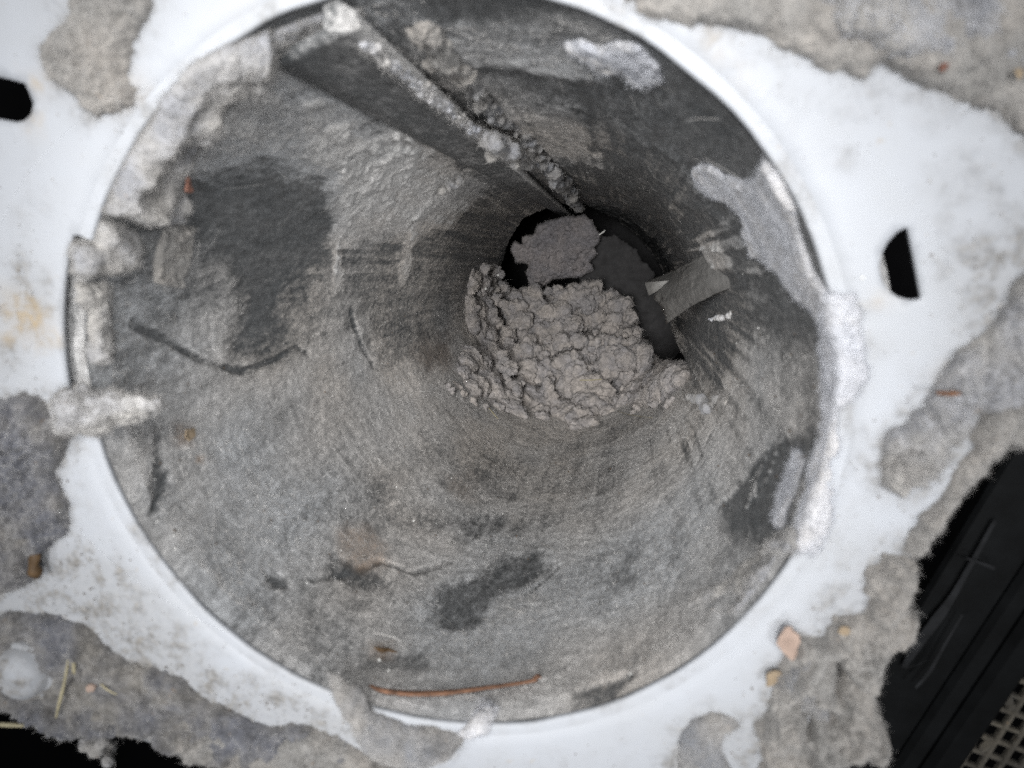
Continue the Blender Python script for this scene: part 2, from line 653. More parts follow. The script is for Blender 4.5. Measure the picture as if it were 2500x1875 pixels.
PLATE_EDGE = [(-250, -500), (-250, 1000), (-120, 1700), (60, 1722), (200, 1765), (420, 1830), (640, 1850), (1000, 1990),
              (1500, 2060), (1990, 1980), (2020, 1800), (2022, 1660), (2060, 1540), (2170, 1440), (2262, 1300), (2330, 1190), (2410, 1030), (2480, 980), (2640, 930),
              (2680, 400), (2600, 120), (2470, -10), (2300, -120), (1900, -480)]
DUST_SPOTS = [  # thin films of dust on the flange: (outline, strength, softness mm)
    ([(0, 640), (60, 620), (130, 740), (140, 830), (60, 850), (0, 900)], 0.95, 3.5),
    ([(2300, 620), (2420, 560), (2560, 500), (2560, 1000), (2320, 980), (2290, 900), (2380, 780)], 1.0, 4.5),
    ([(1830, 190), (1980, 170), (2160, 260), (2120, 380), (1960, 360), (1850, 300)], 0.22, 4.0),
    ([(100, 1250), (240, 1340), (380, 1490), (500, 1600), (760, 1700), (900, 1790), (1000, 1900), (-50, 1900), (-50, 1300)], 0.85, 2.4),
    ([(2100, 1330), (2260, 1300), (2200, 1700), (2050, 1850), (1600, 1900), (1650, 1780), (1820, 1760), (1950, 1560)], 0.8, 3.0),
    ([(90, 0), (390, -20), (360, 250), (200, 320), (110, 200)], 0.35, 3.0),
    ([(1600, -50), (1900, 40), (2100, 150), (2500, 280), (2500, -100)], 0.7, 3.0),
    ([(600, 1640), (760, 1690), (1000, 1830), (1500, 1850), (1800, 1800), (1650, 1900), (800, 1900)], 0.28, 3.5),
    ([(0, 280), (70, 310), (150, 560), (150, 700), (60, 760), (0, 700)], 0.20, 5.0),
    ([(1700, 60), (1850, 120), (1960, 200), (1900, 260), (1760, 180)], 0.22, 3.0), ([(2040, 330), (2130, 350), (2080, 420), (2030, 400)], 0.35, 2.0), ([(2250, 400), (2480, 380), (2490, 480), (2330, 520)], 0.40, 3.0),
    ([(1850, 1700), (1700, 1730), (1500, 1790), (1480, 1840), (1700, 1800)], 0.25, 3.0), ([(250, 1330), (420, 1480), (560, 1600), (430, 1590), (230, 1450)], 0.55, 3.0), ([(180, 1100), (250, 1250), (330, 1380), (230, 1360), (170, 1250)], 0.25, 3.0)]
HALO = [([(193, -30), (116, 116), (147, 208), (205, 266), (293, 274), (340, 216), (317, 135), (365, -30)], 0.6),
        ([(1480, -40), (1641, 57), (1860, 75), (1966, 144), (2105, 184), (2292, 228), (2446, 262), (2540, 350), (2560, -60)], 0.6),
        ([(2560, 600), (2420, 800), (2275, 940), (2142, 1118), (2146, 1188), (2262, 1182), (2400, 1005), (2560, 990)], 0.75),
        ([(-60, 985), (115, 985), (178, 1066), (132, 1150), (168, 1290), (100, 1350), (-60, 1440)], 0.8),
        ([(2160, 1335), (2100, 1500), (1950, 1545), (1870, 1720), (1850, 1920), (2100, 1900), (2260, 1350)], 0.7),
        ([(1660, 1790), (1740, 1738), (1808, 1772), (1800, 1900), (1650, 1910)], 0.55),
        ([(2028, 722), (2095, 772), (2110, 890), (2048, 1012), (2034, 1262), (1990, 1345), (1990, 900)], 0.35)]
STAIN_SPOTS = [([(0, 690), (90, 740), (140, 820), (80, 835), (10, 820)], 1.1, 2.6), ([(320, 190), (360, 180), (345, 250), (305, 270)], 0.7, 1.6),
               ([(60, 165), (120, 180), (110, 330), (60, 330), (90, 250)], 0.55, 1.4), ([(1890, 325), (1945, 335), (1930, 360), (1895, 345)], 0.5, 0.9),
               ([(1680, 90), (1740, 60), (1830, 180), (1800, 230), (1740, 150)], 0.28, 2.0), ([(500, 30), (600, 10), (580, 70), (510, 80)], 0.30, 2.0),
               ([(2120, 730), (2160, 705), (2190, 740), (2130, 745)], 0.35, 0.9), ([(2300, 880), (2350, 950), (2280, 970)], 0.5, 1.5)]


def build_flange():
    t = empty('vent_flange')
    tag(t, 'white plastic vent flange with round opening and D-shaped slot, coated in lint', 'vent flange')
    outer = px_poly(PLATE_EDGE)
    rim = rim_outline()
    dh, eh = px_poly(D_HOLE), px_poly(E_HOLE)

    def subdivide(poly, step):
        out = []
        for a, b in zip(poly, poly[1:] + poly[:1]):
            k = max(1, int(math.hypot(b[0] - a[0], b[1] - a[1]) / step))
            out += [(a[0] + (b[0] - a[0]) * i / k, a[1] + (b[1] - a[1]) * i / k) for i in range(k)]
        return out

    loops = [subdivide(outer, 1.5), rim, subdivide(dh, 0.6), subdivide(eh, 0.6)]
    verts, edges = [], []
    for lp in loops:
        b = len(verts)
        verts += [Vector(p) for p in lp]
        edges += [(b + i, b + (i + 1) % len(lp)) for i in range(len(lp))]
    nb = len(verts)
    oa = np.array(outer)
    gx, gz = np.meshgrid(np.arange(-75, 75, 1.0), np.arange(-62, 70, 1.0))
    G = np.stack([gx.ravel(), gz.ravel()], 1) + rng.uniform(-0.3, 0.3, (gx.size, 2))
    ok = (poly_sdf(G, outer) > 0.6) & (np.hypot(G[:, 0], G[:, 1]) > RO + LIP + 2.9) & (poly_sdf(G, dh) < -0.5) & (poly_sdf(G, eh) < -0.5)
    verts += [Vector(p) for p in G[ok]]
    vo, eo, fo, *_ = delaunay_2d_cdt(verts, edges, [], 0, 1e-5)
    P = np.array([v[:] for v in vo])
    T = np.array([f for f in fo if len(f) == 3])
    c = P[T].mean(1)
    keep = (poly_sdf(c, outer) > 0) & (poly_sdf(c, rim) < 0) & (poly_sdf(c, dh) < 0) & (poly_sdf(c, eh) < 0)
    T = T[keep]
    # front, back and the cut edges between them
    th = 1.0
    nP = len(P)
    wob = fbm(np.c_[P / 30.0, np.zeros(nP)], 2, 5) * 0.15
    near = smooth(np.hypot(P[:, 0], P[:, 1]), RO + LIP, RO + LIP + 8)
    Vf = np.c_[P[:, 0], wob * near, P[:, 1]]
    Vb = np.c_[P[:, 0], np.full(nP, th), P[:, 1]]
    a = P[T]
    area2 = (a[:, 1, 0] - a[:, 0, 0]) * (a[:, 2, 1] - a[:, 0, 1]) - (a[:, 1, 1] - a[:, 0, 1]) * (a[:, 2, 0] - a[:, 0, 0])
    T = np.where((area2 > 0)[:, None], T, T[:, ::-1])     # seen from -Y
    E = np.concatenate([T[:, [0, 1]], T[:, [1, 2]], T[:, [2, 0]]])
    key = {(int(x), int(y)) for x, y in E}
    side = []
    for x, y in key:
        if (y, x) not in key:
            side.append((y, x, x + nP))
            side.append((y, x + nP, y + nP))
    F = np.concatenate([T, T[:, ::-1] + nP, np.array(side)])
    dust = np.zeros(nP)
    for pts, k, soft in DUST_SPOTS:
        s = poly_sdf(P, px_poly(pts)) + fbm(np.c_[P / 4.0, np.zeros(nP)], 4, 3) * 3.0
        dust = np.maximum(dust, k * smooth(s, -soft, soft))
    for pts, k in HALO:
        s = poly_sdf(P, px_poly(pts)) + fbm(np.c_[P / 2.5, np.ones(nP)], 4, 6) * 2.2
        dust = np.maximum(dust, k * smooth(s, -4.5, 0.8))
    stain = np.zeros(nP)
    for pts, k, soft in STAIN_SPOTS:
        s = poly_sdf(P, px_poly(pts)) + fbm(np.c_[P / 2.2, np.zeros(nP)], 4, 9) * 1.2
        stain = np.maximum(stain, k * smooth(s, -soft, soft))
    mesh_np('plate', np.concatenate([Vf, Vb]), F, PLATE, t, sm=False, attrs={'dust': np.r_[dust, dust], 'stain': np.r_[stain, stain]})

    # rounded lip of the opening, and the short sleeve behind it; open across the notch on the left
    n, V, F = 480, [], []
    prof = [(RO + LIP + 1.2, -0.012)] + [(RO + LIP * (1 - math.sin(a)), LIP * (1 - math.cos(a)) - 0.012) for a in np.linspace(0, math.pi / 2, 9)]
    prof += [(RO + 0.02, LIP + 0.6), (RO + 0.4, LIP + 0.9), (RO + 0.5, LIP + 0.9), (RO + 0.5, 0.7)]
    m = len(prof)
    ths = [2 * math.pi * k / n for k in range(n)]
    for tt in ths:
        for r, y in prof:
            V.append((r * math.cos(tt), y, r * math.sin(tt)))
    for k in range(n):
        if in_notch(ths[k]) or in_notch(ths[(k + 1) % n]):
            continue
        for j in range(m - 1):
            q = (k + 1) % n
            F.append((k * m + j, k * m + j + 1, q * m + j + 1, q * m + j))
    V = np.array(V)
    rad = np.hypot(V[:, 0], V[:, 2])
    nz = fbm(np.c_[V[:, 0] / 6.0, V[:, 2] / 6.0, 0 * rad], 3, 18) * 0.22 * smooth(-rad, -(RO + LIP + 0.2), -(RO + 0.3))
    V[:, 0] *= 1 - nz / rad
    V[:, 2] *= 1 - nz / rad
    d = 0.25 + 0.65 * smooth(fbm(V / 7.0, 4, 8), -0.1, 0.45)
    mesh_np('lip', V, F, PLATE, t, attrs={'dust': d * 0.6, 'stain': 0 * d})


build_flange()


# ------------------------------------------------------------------ duct
END_PX = [(1231, 631), (1278, 535), (1350, 503), (1421, 495), (1505, 535), (1569, 591), (1625, 680), (1640, 800), (1690, 920), (1600, 985), (1500, 975), (1350, 985), (1250, 900), (1215, 760)]


def uv_wall(pts):
    return [(th * RO, y) for th, y in (on_wall(*p) for p in pts)]


# (outline in photograph, coat level, softness mm, ragged mm)
COAT = [
    ([(420, 240), (560, 150), (660, 160), (900, 300), (1120, 430), (1180, 480), (1090, 560), (940, 560), (830, 600), (800, 440), (690, 400), (470, 420), (420, 330)], 1.6, 6.0, 9.0),
    ([(720, 330), (940, 330), (1090, 470), (1000, 560), (880, 520), (820, 560), (790, 430)], 1.95, 5.0, 9.0),
    ([(450, 440), (640, 390), (720, 420), (800, 420), (825, 520), (800, 620), (700, 700), (660, 800), (630, 850), (570, 840), (600, 720), (560, 640), (470, 560)], -0.05, 6.0, 5.0),
    ([(830, 600), (960, 560), (1120, 560), (1150, 700), (1110, 900), (960, 880), (860, 760)], 0.42, 9.0, 9.0),
    ([(1110, 560), (1170, 470), (1290, 500), (1250, 640), (1120, 700)], 0.30, 9.0, 6.0),
    ([(1060, 1500), (1060, 1440), (1160, 1410), (1250, 1350), (1330, 1345), (1330, 1390), (1260, 1440), (1200, 1490), (1130, 1550), (1080, 1540)], 0.22, 3.0, 3.0),
    ([(880, 1230), (1100, 1240), (1330, 1260), (1300, 1310), (1060, 1300), (900, 1290)], 0.42, 8.0, 9.0),
    ([(1060, 1080), (1420, 1080), (1500, 1180), (1330, 1240), (1100, 1180)], 0.60, 12.0, 10.0),
    ([(1780, 1290), (1770, 1230), (1880, 1080), (1990, 1020), (2000, 1080), (1960, 1180), (1930, 1290), (1850, 1330)], 0.06, 2.6, 2.0),
    ([(1790, 700), (1960, 700), (2015, 760), (2010, 850), (1900, 850), (1790, 830)], 0.06, 5.0, 4.0),
    ([(1680, 560), (1800, 560), (1800, 900), (1700, 920), (1640, 800)], 0.15, 9.0, 5.0),
    ([(1000, 0), (1350, -10), (1600, 110), (1720, 200), (1850, 350), (1850, 440), (1780, 400), (1600, 200), (1380, 100), (1180, 60)], 0.02, 5.0, 3.0),  # shadow band of the top rim painted in, together with thin lint
    ([(1170, 150), (1400, 190), (1700, 330), (1800, 440), (1780, 500), (1600, 420), (1400, 280)], 0.12, 7.0, 6.0),  # upper right wall, its shade darkened into the coat
    ([(1120, 120), (1200, 60), (1380, 110), (1460, 190), (1300, 160), (1180, 150)], 0.85, 4.0, 4.0),
    ([(1150, 180), (1250, 190), (1420, 300), (1440, 400), (1350, 380), (1250, 320)], 0.82, 7.0, 6.0),
    ([(640, 1400), (690, 1410), (700, 1440), (660, 1440)], 0.1, 1.2, 1.0),
    ([(800, 1350), (930, 1400), (940, 1430), (860, 1440), (800, 1390)], 0.35, 2.5, 2.0),
    ([(690, 1590), (740, 1585), (745, 1630), (700, 1635)], 1.3, 1.5, 1.0),
    ([(1230, 1460), (1310, 1450), (1330, 1500), (1250, 1530), (1220, 1500)], 1.4, 3.0, 3.0),
    ([(1000, 560), (1030, 540), (1000, 640), (985, 680)], 1.4, 3.0, 5.0),
    ([(820, 600), (830, 580), (830, 680), (815, 690)], 1.8, 1.6, 4.0),
    ([(890, 1600), (1050, 1590), (1060, 1640), (880, 1640)], 0.45, 1.5, 2.0),
    ([(1400, 1690), (1560, 1640), (1500, 1720), (1400, 1730)], 0.25, 1.5, 1.5),
    ([(370, 1060), (390, 1060), (410, 1180), (380, 1260), (360, 1200)], 0.35, 1.5, 1.5),
    ([(1150, 60), (1500, 60), (1500, 140), (1300, 130)], 0.55, 5.0, 4.0),
    ([(1800, 860), (1990, 860), (2000, 960), (1860, 1060), (1760, 960)], 0.72, 6.0, 5.0),
    ([(1720, 600), (1760, 590), (1790, 640), (1750, 670)], 1.3, 3.0, 4.0),
]
RUST_SPOTS = [([(820, 1300), (890, 1290), (940, 1330), (935, 1380), (880, 1390), (840, 1350)], 0.75, 3.0), ([(420, 1045), (465, 1045), (460, 1090), (415, 1085)], 0.85, 1.5),
              ([(470, 1115), (490, 1115), (488, 1132), (470, 1130)], 0.9, 0.6), ([(1000, 860), (1100, 820), (1110, 920), (1030, 900)], 0.45, 6.0), ([(900, 1570), (960, 1570), (960, 1620), (900, 1615)], 0.7, 1.2),
              ([(1090, 1160), (1150, 1150), (1150, 1230), (1100, 1220)], 0.35, 4.0)]
GROOVES = [([(318, 790), (400, 830), (500, 885), (590, 908), (660, 880), (715, 848), (745, 862)], 0.9, 0.36), ([(850, 760), (880, 850), (905, 890)], 1.4, 0.35),
           ([(760, 1420), (850, 1400), (930, 1370), (1010, 1400), (1100, 1375)], 1.1, 0.22), ([(1370, 1380), (1330, 1420), (1290, 1450)], 0.8, 0.35), ([(410, 1150), (380, 1210), (365, 1260)], 0.6, 0.3),
           ([(1700, 1150), (1740, 1060), (1780, 980)], 1.0, 0.45), ([(1500, 340), (1600, 400), (1700, 470)], 1.4, 0.10), ([(1240, 1010), (1190, 980)], 1.2, 0.5)]
SCRATCH = [([(1925, 1005), (1880, 1090), (1850, 1170), (1825, 1240)], 0.13, 1.2), ([(1940, 1000), (1900, 1100), (1870, 1180)], 0.10, 1.0), ([(1905, 1004), (1948, 998)], 0.25, 1.9), ([(1850, 1180), (1845, 1210)], 0.2, 1.9)]


def seg_dist(Q, pts):
    d = np.full(len(Q), 1e9)
    for a, b in zip(pts[:-1], pts[1:]):
        a, b = np.array(a), np.array(b)
        e = b - a
        t = np.clip(((Q - a) @ e) / (e @ e + 1e-9), 0, 1)
        d = np.minimum(d, np.linalg.norm(Q - a - t[:, None] * e, axis=1))
    return d


def unwrap(pts, ref=None):
    """theta runs on past +-pi; keep an outline in one piece"""
    out = []
    p0 = ref
    per = 2 * math.pi * RO
    for u, v in pts:
        if p0 is not None:
            while u - p0 > per / 2:
                u -= per
            while u - p0 < -per / 2:
                u += per
        out.append((u, v))
        p0 = u
    return out


def sdf_wrapped(Q, poly):
    """signed distance on the unrolled duct, trying each turn of the outline"""
    per = 2 * math.pi * RO
    poly = np.array(unwrap(poly))
    best = None
    for k in (-1, 0, 1):
        s = poly_sdf(Q, poly + np.array([k * per, 0]))
        best = s if best is None else np.maximum(best, s)
    return best


def near_poly(Q, poly, pad):
    poly = np.array(unwrap(poly))
    per = 2 * math.pi * RO
    m = np.zeros(len(Q), bool)
    for k in (-1, 0, 1):
        p = poly + np.array([k * per, 0])
        lo, hi = p.min(0) - pad, p.max(0) + pad
        m |= (Q[:, 0] > lo[0]) & (Q[:, 0] < hi[0]) & (Q[:, 1] > lo[1]) & (Q[:, 1] < hi[1])
    return m


def duct_end(th):
    e = sorted((a % (2 * math.pi), y) for a, y in (on_wall(*p) for p in END_PX))
    a = np.array([x[0] for x in e])
    y = np.array([x[1] for x in e])
    a = np.r_[a[-1] - 2 * math.pi, a, a[0] + 2 * math.pi]
    y = np.r_[y[-1], y, y[0]]
    return np.interp(th % (2 * math.pi), a, y)


def coat_fields(th, y):
    Q = np.stack([th * RO, y], 1)
    P3 = wall_point(th, y)
    n_big = fbm(P3 / np.array([22, 60, 22]), 4, 21)
    n_rag = fbm(P3 / np.array([5, 11, 5]), 4, 22)
    s = np.sin(th)
    c = np.cos(th)
    # more lint on the floor; shade of roof and upper right put in too
    coat = 0.62 + 0.34 * smooth(-s, -0.55, 0.35) + 0.52 * n_big
    coat -= 0.42 * smooth(s * 0.8 + c * 0.55, 0.1, 0.8)
    coat -= 0.18 * smooth(y, 110, 230) * smooth(s, -0.6, 0.2)
    n_mid = fbm(P3 / np.array([7, 10, 7]), 4, 24)
    coat += 0.38 * n_mid
    for pts, lev, soft, rag in COAT:
        poly = uv_wall(pts)
        m = near_poly(Q, poly, soft + rag + 4)
        sd = sdf_wrapped(Q[m], poly) + n_rag[m] * rag
        w = smooth(sd, -soft, soft)
        coat[m] = coat[m] * (1 - w) + (lev + 0.12 * n_big[m] + (0.25 * n_mid[m] if lev > 0.3 else 0.08 * n_mid[m])) * w
    # air-drawn streaks
    st = fbm(np.stack([th * RO / 1.3, y / 45.0, 0 * y], 1), 3, 33)
    coat += st * (0.24 + 0.25 * smooth(s, 0.0, 0.6) + 0.45 * smooth(c, 0.55, 0.9)) * smooth(y, 15, 80)
    groove = np.zeros(len(Q))
    per = 2 * math.pi * RO
    for pts, w, dep in GROOVES:
        pl = unwrap(uv_wall(pts))
        for k in (-1, 0, 1):
            q = [(u + k * per, v) for u, v in pl]
            m = near_poly(Q, q, 6)
            d = seg_dist(Q[m], q) + n_rag[m] * 0.5
            g = 1 - smooth(d, w * 0.3, w * 1.3)
            groove[m] = np.maximum(groove[m], g * dep)
    coat -= groove * 1.6
    for pts, w, lev in SCRATCH:
        pl = unwrap(uv_wall(pts))
        for k in (-1, 0, 1):
            q = [(u + k * per, v) for u, v in pl]
            m = near_poly(Q, q, 6)
            g = 1 - smooth(seg_dist(Q[m], q), w * 0.4, w * 1.2)
            coat[m] = coat[m] * (1 - g) + lev * 0.8 * g
    coat = np.clip(coat, 0, 2)
    tint = np.clip(0.28 + 1.0 * fbm(P3 / np.array([26, 50, 26]), 3, 41) + 0.65 * smooth(y, 35, 120), 0, 1)
    rust = np.zeros(len(Q))
    for pts, k, soft in RUST_SPOTS:
        poly = uv_wall(pts)
        m = near_poly(Q, poly, soft + 5)
        rust[m] = np.maximum(rust[m], k * smooth(sdf_wrapped(Q[m], poly) + n_rag[m] * soft, -soft, soft))
    return coat, tint, rust, groove


def build_duct():
    t = empty('metal_duct')
    tag(t, 'lint-coated round sheet metal duct seen through the white flange opening', 'duct')
    nt, ny = 740, 370
    th1 = np.linspace(-math.pi, math.pi, nt + 1)[:-1]
    v1 = np.linspace(0, 1, ny)
    grow = (np.exp(2.1 * v1) - 1) / (math.exp(2.1) - 1)
    TH, VV = np.meshgrid(th1, grow)
    ye = duct_end(th1)
    ye = ye + fbm(np.stack([np.cos(th1) * 6, np.sin(th1) * 6, 0 * th1], 1), 4, 4) * 3.5
    Y = LIP + 0.25 + VV * (ye[None, :] - LIP - 0.25)
    th, y = TH.ravel(), Y.ravel()
    coat, tint, rust, groove = coat_fields(th, y)
    P = wall_point(th, y)
    rel = (fbm(P / 1.6, 3, 51) * 0.16 + fbm(P / 5.5, 3, 52) * 0.30) * smooth(coat, 0.3, 1.1)
    loose = smooth(coat, 1.15, 1.7)
    lum = np.zeros(len(P))
    m = loose > 0.01
    w3 = P[m] + np.stack([fbm(P[m] / 6.0, 3, 201 + q) for q in range(3)], 1) * np.array([4.0, 7.0, 4.0])
    patch = smooth(fbm(P[m] / np.array([7, 12, 7]), 3, 64), -0.25, 0.35)
    lum[m] = loose[m] * (patch * 1.3 * (0.9 - worley(w3 / np.array([4.2, 9.0, 4.2]), 61)) + 0.75 * fbm(w3 / 2.2, 4, 63) + 0.35 * patch * (1 - worley(P[m] / 1.1, 62)))
    coat[m] = np.clip(coat[m] - 0.40 * loose[m] * (1 - patch) + 0.45 * lum[m], 0, 2)
    dent = fbm(np.stack([np.cos(th) * 2.0, np.sin(th) * 2.0, y / 90.0], 1), 3, 70) * 1.0 * smooth(y, 12, 50)
    fold = 1 - np.abs(fbm(np.stack([np.cos(th) * 5.0, np.sin(th) * 5.0, y / 42.0], 1), 3, 71)) * 2.4
    dent = dent + 0.8 * np.clip(fold, 0, 1) ** 2 * smooth(np.sin(th) * 0.8 + np.cos(th) * 0.6, 0.45, 0.9) * smooth(y, 14, 40)
    h = rel + lum + dent + 0.55 * smooth(coat, 0.2, 0.8) - groove * 1.0
    h *= 0.15 + 0.85 * smooth(y, LIP + 0.15, LIP + 7.0)
    V = wall_point(th, y, h)
    i = np.arange(ny - 1)[:, None] * nt
    j = np.arange(nt)[None, :]
    jn = (j + 1) % nt
    F = np.stack([i + j, i + jn, i + nt + jn, i + nt + j], -1).reshape(-1, 4)
    mesh_np('pipe_wall', V, F, WALL, t, attrs={'coat': coat, 'tint': tint, 'rust': rust})
    # flared front edge of the pipe, resting behind the flange
    n2 = 360
    tr = np.linspace(-math.pi, math.pi, n2 + 1)[:-1]
    rr = np.array([50.4, 51.2, 52.6, 54.6, 57.0])
    yy = np.array([2.3, 2.35, 2.4, 2.4, 2.4])
    Vr = np.stack([(rr[None, :] * np.cos(tr)[:, None]), yy[None, :] + 0 * tr[:, None], (rr[None, :] * np.sin(tr)[:, None])], -1).reshape(-1, 3)
    kk = np.arange(n2)[:, None] * 5
    kn = ((np.arange(n2) + 1) % n2)[:, None] * 5
    jj = np.arange(4)[None, :]
    Fr = np.stack([kk + jj, kk + jj + 1, kn + jj + 1, kn + jj], -1).reshape(-1, 4)
    cr = 0.9 + 0.5 * fbm(Vr / 4.0, 3, 14)
    mesh_np('front_flare', Vr, Fr, WALL, t, attrs={'coat': cr, 'tint': 0 * cr + 0.3, 'rust': 0 * cr})
    # outer skin of the pipe, 0.8 mm outside, so the sheet has its thickness at the end
    nt2, ny2 = 180, 14
    th2 = np.linspace(-math.pi, math.pi, nt2 + 1)[:-1]
    ye2 = np.interp(th2, th1, ye)
    T2, V2 = np.meshgrid(th2, np.linspace(0, 1, ny2))
    Y2 = 6.2 + V2 * (ye2[None, :] - 6.2)
    Vo = wall_point(T2.ravel(), Y2.ravel(), np.full(T2.size, -1.9))
    i = np.arange(ny2 - 1)[:, None] * nt2
    j = np.arange(nt2)[None, :]
    jn = (j + 1) % nt2
    F2 = np.stack([i + j, i + nt2 + j, i + nt2 + jn, i + jn], -1).reshape(-1, 4)
    mesh_np('outer_skin', Vo, F2, METAL, t)
    # felted hairs over the dusty part of the wall
    n = 100000
    tht = rng.uniform(-math.pi, math.pi, n * 3)
    yt = 5 + (L_END - 12) * rng.random(n * 3) ** 1.7
    ct, *_ = coat_fields(tht, yt)
    pick = rng.random(n * 3) < np.clip((ct - 0.25) * 0.55, 0.0, 0.75)
    pick &= yt < duct_end(tht) - 2
    idx = np.nonzero(pick)[0][:n]
    pt, py_ = tht[idx], yt[idx]
    hh = 0.55 * smooth(ct[idx], 0.2, 0.8) + 0.1 + 0.5 * smooth(ct[idx], 1.15, 1.7)
    P = wall_point(pt, py_, hh + fbm(np.stack([np.cos(pt) * 2.0, np.sin(pt) * 2.0, py_ / 90.0], 1), 3, 70) * smooth(py_, 12, 50))
    N = np.stack([-np.cos(pt), 0 * pt, -np.sin(pt)], 1)
    half = len(P) * 2 // 3
    fibres('wall_fibres', P[:half], N[:half], FIB_GREY, t, (0.4, 1.4), 0.07, 0.6, 0.8, 3, np.array([[0, 1.0, 0]]), 0.12)
    fibres('pale_wall_fibres', P[half:], N[half:], FIB_LIGHT, t, (0.4, 1.3), 0.06, 0.6, 0.8, 4, np.array([[0, 1.0, 0]]), 0.12)
    return t


DUCT = build_duct()


def build_seam():
    # raised folded seam on the roof of the duct: A foot of the fold, B crest, C foot behind
    A0, A1 = on_wall(648, 132), on_wall(1370, 524)
    B0, B1 = on_wall(846, 62, 3.6), on_wall(1393, 528, 2.5)
    C0, C1 = on_wall(905, 50, 1.0), on_wall(1418, 518, 0.0)
    ns = 160
    V, F = [], []
    rows = 0
    prof = []
    for k in range(ns):
        s = 0.004 + 0.996 * k / (ns - 1)
        e = s ** 1.0

        def lerp(a, b, ha, hb):
            return a[0] + (b[0] - a[0]) * e, a[1] + (b[1] - a[1]) * e, ha + (hb - ha) * e
        A = lerp(A0, A1, 1.3, 1.0)
        Bq = lerp(B0, B1, 3.6, 2.5)
        C = (Bq[0] + (0.045 - 0.03 * s), Bq[1], -0.8)
        w = 0.25 * math.sin(s * 17) + 0.3 * math.sin(s * 41 + 1)
        pts = []
        for q, lift in ((0.0, -1.4), (0.0, 0.0), (0.25, 0.15), (0.5, 0.2), (0.75, 0.15), (0.90, 0.1), (1.0, -0.1)):
            pts.append((A[0] + (Bq[0] - A[0]) * q, A[1] + (Bq[1] - A[1]) * q, A[2] + (Bq[2] - A[2]) * q + lift + 0.15 * w * q))
        Bw = 0.026 * (1 - 0.5 * s)
        pts.append((Bq[0] - Bw * 0.7, Bq[1], Bq[2] - 0.35))
        Bq = (Bq[0] - Bw, Bq[1], Bq[2] - 0.9)
        for q in (0.22, 0.5, 0.8, 1.0):
            pts.append((Bq[0] + (C[0] - Bq[0]) * q, Bq[1] + (C[1] - Bq[1]) * q, Bq[2] + (C[2] - Bq[2]) * q ** 0.8 - 0.2))
        for (a, y, h) in pts:
            V.append(wall_point(np.array(a), np.array(y), h))
        rows = len(pts)
    V = np.array(V)
    for k in range(ns - 1):
        for j in range(rows - 1):
            a = k * rows + j
            F.append((a, a + 1, a + rows + 1, a + rows))
    # close the front with a fan
    c = len(V)
    V = np.vstack([V, V[:rows].mean(0) + np.array([0, 0.4, 0])])
    F3 = [(c, j + 1, j, j) for j in range(rows - 1)]
    q = np.tile(np.array([0.1, 0.15, 0.15, 0.12, 0.15, 0.4, 1.4, 1.7, 0.9, 0.3, 0.2, 0.2]), ns)
    sg = np.repeat(np.linspace(0, 1, ns), rows)
    nz = fbm(V[:c] / np.array([3, 9, 3]), 4, 81)
    coat = np.clip(q * (1.0 - 0.35 * smooth(sg, 0.55, 0.9)) + nz * 0.6, 0, 2)
    Vn = V.copy()
    me = bpy.data.meshes.new('folded_seam')
    Fl = [tuple(f) for f in F] + [f[:3] for f in F3]
    me.from_pydata((Vn * MM).tolist(), [], Fl)
    me.polygons.foreach_set('use_smooth', np.ones(len(me.polygons), bool))
    for an, av in (('coat', np.r_[coat, 0.3]), ('tint', np.full(c + 1, 0.35)), ('rust', np.zeros(c + 1))):
        a = me.attributes.new(an, 'FLOAT', 'POINT')
        a.data.foreach_set('value', av.astype(np.float32))
    o = link('folded_seam', me, WALL, DUCT)
    o['label'] = 'folded metal seam ridge with pale lint along its crest'
    return A0, A1, B0, B1


build_seam()


